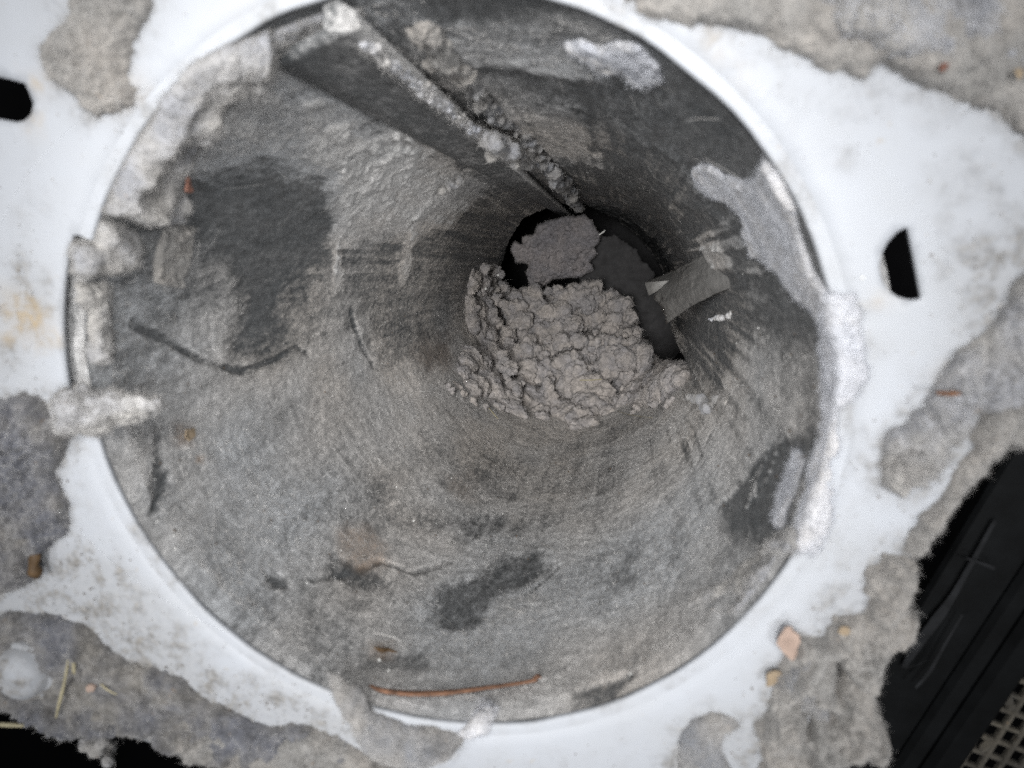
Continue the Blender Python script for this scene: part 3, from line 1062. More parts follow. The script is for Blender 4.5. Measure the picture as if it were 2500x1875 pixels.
def build_tab():
    # tongue of sheet metal bent inwards from the right-hand wall near the far end
    def W(px, py, off):
        th, y = on_wall(px, py, off)
        return wall_point(np.array(th), np.array(y), off)
    Z = at_depth
    top = [Z(1584, 688, 236), Z(1645, 664, 226), W(1715, 628, 0.3), W(1785, 590, -2.5)]
    mid = [Z(1592, 708, 210), Z(1655, 694, 184), W(1728, 656, 1.8), W(1800, 622, -2.5)]
    bot = [Z(1606, 742, 194), Z(1668, 722, 166), W(1742, 690, 2.4), W(1815, 660, -2.5)]
    und = [Z(1630, 790, 192), Z(1684, 748, 165), W(1752, 712, 2.0), W(1825, 690, -2.5)]
    rows = [np.array(top), np.array(mid), np.array(bot), np.array(und)]

    def bez(pts, t):
        p = [np.array(x) for x in pts]
        while len(p) > 1:
            p = [a + (b - a) * t for a, b in zip(p[:-1], p[1:])]
        return p[0]
    nu, nv = 26, 30
    V = []
    for i in range(nv):
        r = [bez([rows[k][j] for k in range(4)], i / (nv - 1)) * 0.6 + 0.4 * np.array([np.interp(i / (nv - 1) * 3, [0, 1, 2, 3], [rows[k][j][q] for k in range(4)]) for q in range(3)]) for j in range(4)]
        for k in range(nu):
            V.append(bez(r, k / (nu - 1)) * 0.5 + 0.5 * np.array([np.interp(k / (nu - 1) * 3, [0, 1, 2, 3], [r[j][q] for j in range(4)]) for q in range(3)]))
    V = np.array(V)
    F = [(i * nu + k, i * nu + k + 1, (i + 1) * nu + k + 1, (i + 1) * nu + k) for i in range(nv - 1) for k in range(nu - 1)]
    nz = fbm(V / 9.0, 3, 90)
    nz = nz + 0.9 * (0.5 - np.abs(fbm(V / 7.0, 2, 92)) * 2)
    V = V + np.array([0.5, -0.7, 0.5]) * (nz * np.tile(1 - np.linspace(0, 1, nu) ** 2, nv))[:, None] * 2.6
    o = mesh_np('bent_tab', V, F, METAL, DUCT)
    md = o.modifiers.new('thickness', 'SOLIDIFY')
    md.thickness = 0.0007
    o['label'] = 'bent tongue of bare sheet metal'
    tip = np.array([Z(1574, 690, 206), Z(1642, 684, 196), Z(1602, 712, 200), Z(1584, 722, 203)])
    o2 = mesh_np('folded_tip', np.vstack([tip, tip + np.array([0, 0.7, 0])]), [(0, 1, 2, 3), (7, 6, 5, 4), (0, 4, 5, 1), (1, 5, 6, 2), (2, 6, 7, 3), (3, 7, 4, 0)], METAL, DUCT, sm=False)


build_tab()


def build_elbow():
    # the wider, darker pipe the duct runs into; it bends up out of sight
    ns, nt = 40, 72
    cx, cz = wall_c(np.array([L_END - 45.0]))
    p = np.array([cx[0] + 2, L_END - 45.0, cz[0]])
    d = np.array([SHX, 1.0, SHZ])
    d /= np.linalg.norm(d)
    axis = np.array([0.80, 0.0, -0.6])
    V = []
    pos = p.copy()
    for k in range(ns):
        if k > 14:
            a = math.radians(3.6)
            v = axis
            d = d * math.cos(a) + np.cross(v, d) * math.sin(a) + v * (v @ d) * (1 - math.cos(a))
        if k:
            pos = pos + d * 6.0
        e1 = np.cross(d, [0, 0, 1.0]); e1 /= np.linalg.norm(e1)
        e2 = np.cross(e1, d)
        for j in range(nt):
            b = 2 * math.pi * j / nt
            r = 56.0 + 0.7 * math.sin(k * 2.1)
            V.append(pos + (e1 * math.cos(b) + e2 * math.sin(b)) * r)
    F = [(k * nt + j, k * nt + (j + 1) % nt, (k + 1) * nt + (j + 1) % nt, (k + 1) * nt + j) for k in range(ns - 1) for j in range(nt)]
    c = len(V)
    V.append(pos)
    Fc = [((ns - 1) * nt + j, (ns - 1) * nt + (j + 1) % nt, c, c) for j in range(nt)]
    me = bpy.data.meshes.new('rear_elbow')
    me.from_pydata((np.array(V) * MM).tolist(), [], F + [f[:3] for f in Fc])
    me.polygons.foreach_set('use_smooth', np.ones(len(me.polygons), bool))
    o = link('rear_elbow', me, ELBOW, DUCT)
    o['label'] = 'dark wider elbow beyond the far end of the duct'


build_elbow()


# ------------------------------------------------------------------ lint builders
def lint_sheet(name, pts, label, mat, T=1.6, edge=2.0, rag=0.8, surf='plate', lumps=0.5, y0=0.0, fib=None, nfib=2500, seed=0, under=0.25, res=None, group=None, cat='lint', tilt=(0, 0), lean=None, gaps=()):
    """a felted pad following a surface: outline traced on that surface, real thickness, lumpy top"""
    if surf == 'plate':
        uv = np.array([on_plate(*p) for p in pts])
    elif surf == 'lip':
        uv = np.array(unwrap([on_lip(*p) for p in pts]))
    else:
        uv = np.array([at_depth(p[0], p[1], y0)[[0, 2]] for p in pts])
    lo, hi = uv.min(0) - 1.5, uv.max(0) + 1.5
    A = (hi - lo)
    res = res or max(0.16, math.sqrt(A[0] * A[1] / 23000.0))
    gu, gv = np.arange(lo[0], hi[0], res), np.arange(lo[1], hi[1], res)
    U, W = np.meshgrid(gu, gv)
    Q = np.stack([U.ravel(), W.ravel()], 1)
    z = np.zeros(len(Q))
    q3 = np.c_[Q, z + seed * 3.1]

    def field(Q):
        q3 = np.c_[Q, np.full(len(Q), seed * 3.1)]
        base = poly_sdf(Q, uv)
        for gp in gaps:       # tears right through the pad
            base = np.minimum(base, -poly_sdf(Q, np.array([on_plate(*p) for p in gp]) if surf != 'lip' else np.array(unwrap([on_lip(*p) for p in gp]))))
        return base + rag * (fbm(q3 / 3.0, 4, seed + 1) + 0.35 * fbm(q3 / 0.9, 2, seed + 2))
    s = field(Q)
    nu, nv = len(gu), len(gv)
    S = s.reshape(nv, nu)
    ins = S > 0
    cell = ins[:-1, :-1] | ins[1:, :-1] | ins[:-1, 1:] | ins[1:, 1:]
    used = np.zeros((nv, nu), bool)
    used[:-1, :-1] |= cell; used[1:, :-1] |= cell; used[:-1, 1:] |= cell; used[1:, 1:] |= cell
    gy, gx = np.gradient(S, res)
    gl = np.sqrt(gx ** 2 + gy ** 2) + 0.3
    out = used & ~ins
    Uq = U - np.where(out, S * gx / gl ** 2, 0).clip(-res, res)
    Wq = W - np.where(out, S * gy / gl ** 2, 0).clip(-res, res)
    sp = np.maximum(S, 0)
    prof = np.sqrt(np.clip(1 - (1 - np.clip(sp / edge, 0, 1)) ** 2, 0, 1))
    n1 = fbm(q3 / 6.0, 3, seed + 5).reshape(nv, nu)
    n2 = fbm(q3 / 1.9, 3, seed + 6).reshape(nv, nu)
    n3 = fbm(q3 / 0.6, 2, seed + 8).reshape(nv, nu)
    wq = q3 + np.stack([fbm(q3 / 5.0, 2, seed + 15), fbm(q3 / 5.0, 2, seed + 16), z], 1) * 2.5
    wl = (0.75 - worley(wq / 2.4, seed + 7)).reshape(nv, nu) + 1.2 * (0.7 - worley(wq / 6.5, seed + 17)).reshape(nv, nu)
    H = prof * (T * (0.8 + 0.75 * n1) + lumps * (0.9 * wl + 0.8 * n2 + 0.35 * n3)) - under * (1 - prof)
    H = H + tilt[0] * (Uq - lo[0]) + tilt[1] * (Wq - lo[1])
    if lean is not None:
        H = H + lean(Uq, Wq) * prof

    def place(u, w, h):
        if surf == 'plate':
            return np.stack([u, -h, w], -1)
        if surf == 'lip':
            return lip_point(u, w, h)
        return np.stack([u, y0 - h, w], -1)
    ids = -np.ones((nv, nu), int)
    ids[used] = np.arange(used.sum())
    V = place(Uq[used], Wq[used], H[used])
    ci, cj = np.nonzero(cell)
    F = np.stack([ids[ci, cj], ids[ci, cj + 1], ids[ci + 1, cj + 1], ids[ci + 1, cj]], 1)
    nV = len(V)
    # underside, so that the pad stays solid where it hangs past an edge
    Hb = (-under - 0.25 * T * prof) if surf == 'free' else np.full_like(H, -under)
    Vb = place(Uq[used], Wq[used], Hb[used] + (H[used] * 0 + tilt[0] * (Uq[used] - lo[0]) + tilt[1] * (Wq[used] - lo[1])))
    step = F[:, ::-1] + nV
    E = np.concatenate([F[:, [0, 1]], F[:, [1, 2]], F[:, [2, 3]], F[:, [3, 0]]])
    code = E[:, 0].astype(np.int64) * (nV + 1) + E[:, 1]
    rev = E[:, 1].astype(np.int64) * (nV + 1) + E[:, 0]
    bd = E[~np.isin(code, rev)]
    side = np.stack([bd[:, 1], bd[:, 0], bd[:, 0] + nV, bd[:, 1] + nV], 1)
    if surf == 'free':
        o = mesh_np(name, np.vstack([V, Vb]), np.vstack([F, step, side]), mat)
    else:
        o = mesh_np(name, V, F, mat)
    if label:
        tag(o, label, cat, group)
    if fib is not None and nfib:
        g = np.random.default_rng(seed + 99)
        k = g.integers(0, nV, nfib)
        fl = V[F]
        nf = np.cross(fl[:, 2] - fl[:, 0], fl[:, 3] - fl[:, 1])
        nn = np.zeros((nV, 3))
        for c in range(4):
            np.add.at(nn, F[:, c], nf)
        nn /= np.linalg.norm(nn, axis=1)[:, None] + 1e-12
        # outward is away from the surface below
        outw = V - Vb
        sg = np.sign((nn * outw).sum(1))
        sg[sg == 0] = 1
        nn *= sg[:, None]
        bv = np.unique(bd.ravel())
        kb = bv[g.integers(0, len(bv), nfib)] if len(bv) else k[:1]
        kk = np.r_[k, kb]
        fibres('fibres', V[kk], nn[kk], fib, o, (0.4, 1.5), 0.036, 0.55, 0.9, seed + 5)
    return o


def _ico():
    bm = bmesh.new()
    bmesh.ops.create_icosphere(bm, subdivisions=2, radius=1.0)
    V = np.array([v.co[:] for v in bm.verts])
    F = np.array([[v.index for v in f.verts] for f in bm.faces])
    bm.free()
    return V, F


ICO_V, ICO_F = _ico()


def keep_largest(me):
    """drop stray islands so that the body stays one piece"""
    n = len(me.vertices)
    e = np.empty(len(me.edges) * 2, np.int32)
    me.edges.foreach_get('vertices', e)
    a, b = e[0::2], e[1::2]
    lab = np.arange(n)
    while True:
        m = np.minimum(lab[a], lab[b])
        new = lab.copy()
        np.minimum.at(new, a, m)
        np.minimum.at(new, b, m)
        new = new[new]
        if (new == lab).all():
            break
        lab = new
    ids, cnt = np.unique(lab, return_counts=True)
    big = ids[cnt.argmax()]
    bm = bmesh.new()
    bm.from_mesh(me)
    bm.verts.ensure_lookup_table()
    bmesh.ops.delete(bm, geom=[bm.verts[i] for i in np.nonzero(lab != big)[0]], context='VERTS')
    bm.to_mesh(me)
    bm.free()


def lint_clump(name, C, R, label, mat, voxel=0.55, fine=0.5, fib=None, nfib=6000, seed=0, group=None, cat='lint', fl=(0.6, 2.0), one=False):
    """crumbled lump: many small tufts grown together into one continuous body"""
    C, R = np.array(C, float), np.array(R, float)
    V = (ICO_V[None] * R[:, None, None] + C[:, None]).reshape(-1, 3)
    F = (ICO_F[None] + (np.arange(len(C)) * len(ICO_V))[:, None, None]).reshape(-1, 3)
    o = mesh_np(name, V, F, mat)
    me = o.data
    md = o.modifiers.new('grow', 'REMESH')
    md.mode = 'VOXEL'
    md.voxel_size = voxel * MM
    if one:
        ms = o.modifiers.new('felt', 'SMOOTH')
        ms.factor = 0.5
        ms.iterations = 3
    dg = bpy.context.evaluated_depsgraph_get()
    ev = o.evaluated_get(dg)
    m2 = bpy.data.meshes.new_from_object(ev)
    o.modifiers.clear()
    o.data = m2
    if one:
        keep_largest(m2)
    bpy.data.meshes.remove(me)
    n = len(m2.vertices)
    co = np.empty(n * 3, np.float32)
    no = np.empty(n * 3, np.float32)
    m2.vertices.foreach_get('co', co)
    m2.vertex_normals.foreach_get('vector', no)
    P = co.reshape(-1, 3).astype(float) / MM
    N = no.reshape(-1, 3).astype(float)
    wp = P + np.stack([fbm(P / 4.0, 2, seed + 20 + q) for q in range(3)], 1) * 1.6
    h = fine * (0.35 * (0.6 - worley(wp / 3.0, seed + 1)) + 0.5 * (0.6 - worley(wp / 1.3, seed + 2)) + 1.25 * fbm(P / 1.5, 4, seed + 3, 0.62) + 0.9 * fbm(P / 5, 2, seed + 4))
    P = P + N * h[:, None]
    m2.vertices.foreach_set('co', (P * MM).astype(np.float32).ravel())
    m2.polygons.foreach_set('use_smooth', np.ones(len(m2.polygons), bool))
    m2.update()
    if not m2.materials:
        m2.materials.append(mat)
    if label:
        tag(o, label, cat, group)
    if fib is not None and nfib:
        g = np.random.default_rng(seed)
        k = g.integers(0, n, nfib)
        fibres('fibres', P[k], N[k], fib, o, fl, 0.06, 0.55, 0.6, seed + 9)
    return o


# ------------------------------------------------------------------ the clog at the far end
CLOG = [(1140, 625), (1215, 640), (1260, 690), (1340, 705), (1420, 690), (1490, 680), (1540, 730), (1560, 800), (1590, 860), (1640, 880), (1670, 900), (1710, 950), (1690, 990),
        (1600, 1005), (1520, 1015), (1500, 1055), (1420, 1068), (1340, 1040), (1260, 1040), (1200, 1005), (1140, 985), (1085, 955), (1100, 900), (1130, 830), (1110, 780), (1125, 700)]


def build_clog():
    g = np.random.default_rng(5)
    pl = np.array(CLOG, float)
    C, R = [], []
    n = 0
    while n < 330:
        p = g.uniform(pl.min(0), pl.max(0))
        s = poly_sdf(p[None], pl)[0]
        if s < 3:
            continue
        f = np.clip((1055 - p[1]) / 400.0, 0, 1)
        th, yw = on_wall(p[0], p[1])
        # front face leans back from the floor of the duct to its far end
        y = 205 + 88 * f ** 0.8 + 14 * fbm(np.array([[p[0] / 110, p[1] / 110, 0]]), 2, 3)[0]
        y += g.uniform(-5, 10)
        y = min(y, yw - 1.0)
        mm = 1962 / (y + 105)
        rc = min(1.3 + 4.6 * g.random() ** 1.8, s / mm * 0.9 + 1.0)
        c = at_depth(p[0], p[1], y + rc * 0.8)
        C.append(c)
        R.append(rc)
        for q in range(int(6 + rc * 2.6)):        # tufts budding from the bigger lump
            d = g.normal(size=3)
            d[1] = -abs(d[1]) * 1.2
            d /= np.linalg.norm(d)
            r2 = rc * g.uniform(0.16, 0.46)
            C.append(c + d * (rc * g.uniform(0.8, 1.02)))
            R.append(max(r2, 0.55))
        n += 1
    for k in range(60):       # a paler combed tuft down the left of the clog
        q = g.random()
        C.append(at_depth(1232 + 30 * q + g.normal() * 9, 860 + 120 * q, 236 - 26 * q + g.uniform(-2, 2)))
        R.append(g.uniform(0.8, 1.9))
    # the body behind the front face
    for k in range(420):
        p = g.uniform(pl.min(0) + 10, pl.max(0) - 10)
        s = poly_sdf(p[None], pl)[0]
        if s < 18:
            continue
        f = np.clip((1055 - p[1]) / 400.0, 0, 1)
        y = 205 + 88 * f ** 0.8 + 14 + g.uniform(0, 22)
        rb = min(g.uniform(4, 8.0), s / 5.5 + 1.5)
        y = min(y, on_wall(p[0], p[1])[1] + 3)
        C.append(at_depth(p[0], p[1], y))
        R.append(rb)
    o = lint_clump('lint_clog', C, R, 'big crumbly grey-brown lint mass blocking the far end of the duct', LINT_CLOG, 0.47, 0.95, FIB_CLOG, 80000, 3, cat='lint clog', fl=(0.5, 2.2), one=True)
    gh = np.random.default_rng(77)
    kk = gh.integers(0, len(o.data.vertices), 260)
    hp = np.array([o.data.vertices[int(i)].co[:] for i in kk]) / MM
    hn = np.array([o.data.vertices[int(i)].normal[:] for i in kk])
    fibres('long_hairs', hp, hn, FIB_LIGHT, o, (3.0, 8.0), 0.07, 0.6, 0.25, 78, segs=6)
    # small fallen crumbs at its foot
    crumbs = [(1105, 940, 2.2), (1090, 955, 1.6), (1125, 965, 2.0), (1150, 985, 1.5), (1180, 1000, 1.8), (1560, 1005, 1.8), (1600, 995, 2.0), (1640, 985, 1.7)]
    ordn = ['second from left', 'leftmost', 'middle one', 'fourth from left', 'rightmost', 'leftmost', 'middle one', 'rightmost']
    for k, (x, yy, r) in enumerate(crumbs):
        th, y = on_wall(x, yy)
        c = wall_point(np.array(th), np.array(y), r * 0.6)
        side = 'left' if x < 1300 else 'right'
        CC = [c + g.normal(size=3) * r * 0.5 for _ in range(6)]
        lint_clump('lint_crumb', CC, g.uniform(0.4, 0.75, 6) * r, '%s of loose lint crumbs at the lower %s foot of the clog' % (ordn[k], side), LINT_CLOG, 0.3, 0.35, FIB_CLOG, 160, 60 + k,
                   'crumbs at the %s foot of the clog' % side, 'lint crumb', (0.4, 1.2))


build_clog()

SLAB = [(1426, 523), (1449, 543), (1453, 563), (1467, 573), (1461, 591), (1450, 605), (1460, 619), (1440, 640), (1449, 659), (1418, 675), (1382, 679), (1350, 682), (1330, 698), (1294, 698), (1284, 667), (1290, 645), (1259, 641), (1245, 607), (1257, 589),
        (1274, 597), (1276, 579), (1300, 573), (1312, 549), (1338, 541), (1370, 531), (1398, 529)]
lint_sheet('lint_slab', SLAB, 'flat ragged purplish-grey lint slab standing behind the big clog', LINT_SLAB, 2.6, 4.0, 0.7, 'free', 2.4, L_END - 4, FIB_CLOG, 900, 8, under=0.6)


CHAR = plain('far_wall_sheet', (0.055, 0.054, 0.056), 0.85, 0.25, 250)  # extra sheet added so the elbow's far wall shows as charcoal
lint_sheet('far_wall_sheet', [(1420, 610), (1462, 580), (1500, 575), (1545, 605), (1590, 660), (1630, 740), (1670, 860), (1720, 960), (1400, 960)],
           'dark charcoal sheet added for the far wall of the elbow behind the big clog', CHAR, 1.0, 3.0, 1.5, 'free', 0.5, L_END + 14, None, 0, 9, under=0.5, cat='sheet')


# crumbs of lint along the seam
def chain(path, n, r0, r1, off, seed, spread=1.0):
    g = np.random.default_rng(seed)
    C, R = [], []
    P = np.array(path, float)
    d = np.r_[0, np.cumsum(np.linalg.norm(np.diff(P, axis=0), axis=1))]
    for k in range(n):
        s = g.random() * d[-1]
        x, y = np.interp(s, d, P[:, 0]), np.interp(s, d, P[:, 1])
        th, yy = on_wall(x, y, off)
        c = wall_point(np.array(th), np.array(yy), off) + g.normal(size=3) * spread
        C.append(c)
        R.append(g.uniform(r0, r1))
    return C, R


lint_clump('lint_crust', *chain([(885, 98), (960, 160), (1060, 240), (1150, 312), (1200, 345)], 560, 0.18, 0.5, 3.6, 9, 0.36), 'long pale dust crust running along the seam crest', LINT_WHITE, 0.2, 0.3, FIB_LIGHT, 2500, 17, cat='lint')
lint_clump('lint_crust', *chain([(1195, 330), (1235, 370), (1290, 400)], 60, 0.8, 2.0, 5.0, 1, 0.9), 'knotted pale lint crust halfway along the seam crest', LINT_LIGHT, 0.35, 0.5, FIB_LIGHT, 1500, 11, cat='lint')
lint_clump('lint_crust', *chain([(1330, 400), (1380, 450), (1410, 510)], 70, 0.9, 2.2, 3.0, 2, 1.1), 'crumpled grey lint wad at the far tip of the seam', LINT_GREY, 0.35, 0.6, FIB_GREY, 1500, 12, cat='lint')
lint_clump('lint_crust', *chain([(1150, 210), (1200, 260), (1240, 300), (1300, 350), (1350, 410)], 85, 0.5, 1.4, 0.8, 3, 0.8), 'thin broken line of lint crumbs beside the seam crest', LINT_GREY, 0.3, 0.4, FIB_GREY, 1200, 13, cat='lint')
lint_clump('lint_crust', *chain([(1080, 455), (1110, 445)], 24, 0.8, 1.7, 0.8, 4, 0.8), 'small pale lint tuft on the wall below the seam', LINT_LIGHT, 0.3, 0.4, FIB_LIGHT, 500, 14, cat='lint')
lint_clump('lint_crust', *chain([(1690, 960), (1720, 985), (1740, 1000)], 26, 0.7, 1.6, 0.7, 5, 0.9), 'pale frayed lint tuft right of the big clog', LINT_LIGHT, 0.3, 0.4, FIB_LIGHT, 500, 15, cat='lint')
lint_clump('lint_crust', *chain([(1735, 780), (1765, 775), (1790, 765)], 18, 0.3, 0.9, 0.4, 6, 0.5), 'white lint specks under the bent metal tab', LINT_WHITE, 0.2, 0.2, None, 0, 16, cat='lint')

# ------------------------------------------------------------------ lint round the rim and on the flange
S = lint_sheet
S('rim_lint', [(655, 70), (560, 112), (500, 140), (444, 183), (390, 252), (338, 330), (302, 392), (270, 463), (252, 520), (300, 524), (345, 545), (385, 548), (425, 530), (436, 470), (440, 410), (470, 350), (490, 310), (520, 255), (545, 215), (590, 190), (640, 160), (672, 138)],
  'long pale lint roll along the upper left rim of the opening', LINT_LIGHT, 4.4, 3.4, 0.7, 'lip', 0.45, 0, FIB_LIGHT, 9000, 21)
S('rim_lint', [(645, 104), (668, 74), (700, 60), (760, 40), (840, 16), (885, 14), (880, 44), (855, 66), (820, 78), (760, 96), (705, 106), (665, 118)],
  'pale lint flake capping the front end of the seam', LINT_LIGHT, 0.7, 1.2, 0.5, 'lip', 0.4, 0, FIB_LIGHT, 1800, 22)
S('rim_lint', [(246, 545), (300, 542), (325, 570), (318, 620), (308, 652), (250, 668), (182, 660), (176, 600), (228, 594)],
  'bluish lint tuft in the notch below the long left roll', LINT_LIGHT, 2.8, 2.8, 0.7, 'lip', 0.45, 0, FIB_LIGHT, 2000, 23)
S('rim_lint', [(190, 690), (250, 680), (270, 760), (262, 850), (240, 900), (212, 860), (200, 780), (206, 740)],
  'thin grey lint strip filling the left notch', LINT_LIGHT, 1.4, 1.8, 1.3, 'lip', 1.1, 0, FIB_LIGHT, 1500, 24)
_g = np.random.default_rng(31)
_C, _R = [], []
for _k in range(150):      # wedge of matted lint that leans in over the rim
    _q = _g.random()
    _r = (3.0 - 2.3 * _q) * _g.uniform(0.4, 0.85)
    _C.append(at_depth(165 + 225 * _q + _g.normal() * 9 * (1 - _q), 1000 - 14 * _q + _g.normal() * 20 * (1 - 0.8 * _q), -2.6 + 3.0 * _q + _g.uniform(-1.0, 1.2)))
    _R.append(_r)
lint_clump('rim_lint', _C, _R, 'thick pale lint wedge poking over the left rim with a dark gap below', LINT_PALE, 0.3, 0.45, FIB_LIGHT, 3500, 25, fl=(0.4, 1.6), one=True)
S('rim_lint', [(1700, 412), (1730, 396), (1770, 430), (1830, 446), (1852, 436), (1872, 392), (1902, 424), (1945, 512), (1950, 560), (1968, 610), (1992, 672), (2032, 720), (2032, 790), (2012, 800), (1990, 762), (1950, 722), (1920, 682), (1890, 652), (1850, 622), (1830, 580), (1815, 522), (1780, 492), (1740, 478), (1705, 452)],
  'bluish-white lint tongue hanging inside the upper right rim', LINT_BLUE, 1.0, 0.9, 0.9, 'lip', 0.25, 0, FIB_BLUE, 7000, 26)
S('rim_lint', [(2028, 722), (2078, 728), (2095, 772), (2100, 860), (2112, 890), (2102, 958), (2070, 985), (2048, 1012), (2042, 1080), (2036, 1180), (2034, 1262), (2012, 1335), (1968, 1348), (1952, 1284), (1985, 1152), (2014, 1062), (2018, 990), (2010, 860), (2014, 792)],
  'soft grey lint band over the right rim below the D-shaped slot', LINT_BLUE, 0.9, 1.8, 1.0, 'lip', 0.2, 0, FIB_BLUE, 6500, 27)
S('rim_lint', [(1975, 1330), (1940, 1352), (1900, 1352), (1872, 1415), (1800, 1500), (1740, 1510), (1690, 1490), (1690, 1455), (1770, 1425), (1830, 1375), (1890, 1320), (1950, 1290)],
  'thin bluish lint film on the lower right rim', LINT_LIGHT, 0.9, 1.8, 0.9, 'lip', 0.7, 0, FIB_LIGHT, 3000, 28, gaps=([(1840, 1385), (1880, 1358), (1915, 1345), (1920, 1352), (1880, 1375), (1850, 1400)], [(1680, 1492), (1730, 1478), (1790, 1458), (1812, 1470), (1770, 1492), (1710, 1508)]))
S('rim_lint', [(1898, 1290), (1888, 1258), (1912, 1185), (1922, 1135), (1950, 1102), (1964, 1130), (1944, 1198), (1922, 1252), (1912, 1288)],
  'frayed lint strand across the bare scuffed patch on the right wall', LINT_BLUE, 0.6, 0.7, 1.0, 'lip', 0.3, 0, FIB_BLUE, 2200, 29)
S('rim_lint', [(1372, 97), (1420, 88), (1462, 104), (1500, 92), (1560, 110), (1600, 150), (1614, 182), (1590, 206), (1550, 192), (1520, 168), (1462, 172), (1440, 132), (1392, 114)],
  'bright white lint tuft stuck to the top of the duct', LINT_WHITE, 1.1, 1.6, 0.9, 'lip', 0.35, 0, FIB_BLUE, 1800, 30)
S('rim_lint', [(995, 76), (1020, 48), (1080, 58), (1100, 100), (1130, 140), (1166, 160), (1140, 186), (1110, 190), (1070, 152), (1030, 146), (1045, 100)],
  'pale crumbling lint strip between the seam and the top rim', LINT_TAN, 1.4, 1.6, 1.1, 'lip', 1.3, 0, FIB_LIGHT, 1800, 31)
S('rim_lint', [(790, 1640), (830, 1664), (870, 1692), (920, 1738), (1000, 1768), (1060, 1772), (1140, 1790), (1120, 1822), (1060, 1850), (1000, 1858), (930, 1842), (890, 1802), (855, 1752), (815, 1700)],
  'dark grey lint bulge drooping over the bottom rim', LINT_GREY, 4.4, 3.6, 0.5, 'lip', 0.45, 0, FIB_GREY, 3200, 32)
S('rim_lint', [(1165, 1720), (1195, 1705), (1215, 1735), (1200, 1785), (1150, 1800), (1120, 1790), (1150, 1760)],
  'small bluish wisp of lint at the bottom rim below the brown stem', LINT_BLUE, 0.9, 1.3, 0.6, 'lip', 0.4, 0, FIB_BLUE, 700, 33)
S('lint_flake', [(372, 640), (395, 560), (420, 548), (475, 552), (470, 600), (450, 650), (440, 705), (410, 700), (365, 690)],
  'upright pale lint flake on the left wall of the duct', LINT_TAN, 0.8, 0.9, 0.35, 'lip', 0.9, 0, FIB_LIGHT, 900, 34, cat='lint flake')
S('lint_flake', [(228, 795), (262, 785), (275, 820), (265, 870), (240, 882), (222, 860)],
  'small pale flake on the wall just inside the left notch', LINT_TAN, 0.8, 0.8, 0.3, 'lip', 0.4, 0, FIB_LIGHT, 300, 35, cat='lint flake')

S('flange_lint', [(193, -30), (178, 50), (116, 116), (127, 154), (147, 208), (193, 224), (205, 266), (239, 286), (293, 274), (328, 262), (340, 216), (309, 185), (317, 135), (344, 77), (367, 23), (365, -30)],
  'grey-tan lint pad on the flange at the upper left', LINT_TAN, 2.4, 1.6, 0.9, 'plate', 1.2, 0, FIB_LIGHT, 3000, 41)
S('flange_lint', [(1480, -40), (1560, 32), (1641, 57), (1763, 55), (1860, 75), (1905, 120), (1966, 144), (2023, 188), (2064, 176), (2105, 184), (2149, 153), (2210, 188), (2292, 228), (2373, 260), (2446, 262), (2479, 318), (2540, 350), (2560, -60)],
  'wide tan lint sheet along the top right of the flange', LINT_TAN, 1.9, 1.6, 1.0, 'plate', 0.8, 0, FIB_LIGHT, 5000, 42)
S('flange_lint', [(1955, -60), (1985, 28), (2010, 65), (2050, 112), (2110, 116), (2160, 146), (2250, 156), (2330, 162), (2430, 178), (2500, 160), (2460, 60), (2410, -10), (2380, -60)],
  'bluish upper layer of lint over the tan sheet at the top right', LINT_LIGHT, 4.0, 1.6, 0.8, 'plate', 1.0, 0, FIB_BLUE, 3500, 43)
S('flange_lint', [(2560, 600), (2470, 700), (2420, 800), (2330, 860), (2275, 940), (2250, 1000), (2180, 1042), (2142, 1118), (2146, 1188), (2200, 1212), (2262, 1182), (2330, 1084), (2370, 1010), (2420, 1010), (2470, 985), (2560, 990)],
  'lumpy grey lint pad at the right edge of the flange', LINT_LIGHT, 2.8, 2.0, 1.2, 'plate', 1.7, 0, FIB_LIGHT, 5000, 44)
S('flange_lint', [(2400, 1005), (2450, 985), (2540, 960), (2560, 1060), (2500, 1092), (2462, 1080), (2420, 1140), (2392, 1180), (2330, 1240), (2285, 1296), (2248, 1350), (2200, 1342), (2240, 1255), (2300, 1195), (2350, 1100)],
  'ragged cream lint fringe over the right corner of the flange', LINT_TAN, 2.2, 2.0, 1.3, 'free', 0.8, 0.3, FIB_LIGHT, 3500, 45, under=1.4)
S('flange_lint', [(2160, 1335), (2246, 1352), (2240, 1400), (2210, 1480), (2232, 1510), (2228, 1570), (2170, 1600), (2147, 1650), (2145, 1710), (2166, 1760), (2158, 1825), (2110, 1826), (2040, 1832), (2010, 1920), (1850, 1920), (1840, 1800), (1870, 1720), (1900, 1620), (1950, 1545), (2010, 1532), (2030, 1495), (2090, 1500), (2120, 1470), (2108, 1380)],
  'torn grey-tan lint mass hanging off the lower right of the flange', LINT_TAN, 3.2, 2.2, 1.3, 'free', 2.1, 0.3, FIB_LIGHT, 6000, 46, under=1.2, gaps=([(2030, 1598), (2045, 1612), (2062, 1642), (2050, 1670), (2042, 1692), (2036, 1660), (2046, 1635), (2036, 1612)], [(1950, 1700), (1975, 1715), (1990, 1712), (2030, 1735), (2020, 1742), (1985, 1722), (1968, 1770), (1962, 1720)]))
S('flange_lint', [(1885, 1660), (1920, 1600), (1960, 1560), (2000, 1600), (2030, 1680), (2020, 1740), (1960, 1720), (1930, 1690)],
  'blue-grey lint flap lying over the torn mass at the lower right', LINT_GREY, 3.8, 2.4, 0.8, 'plate', 1.0, 0, FIB_LIGHT, 1800, 47)
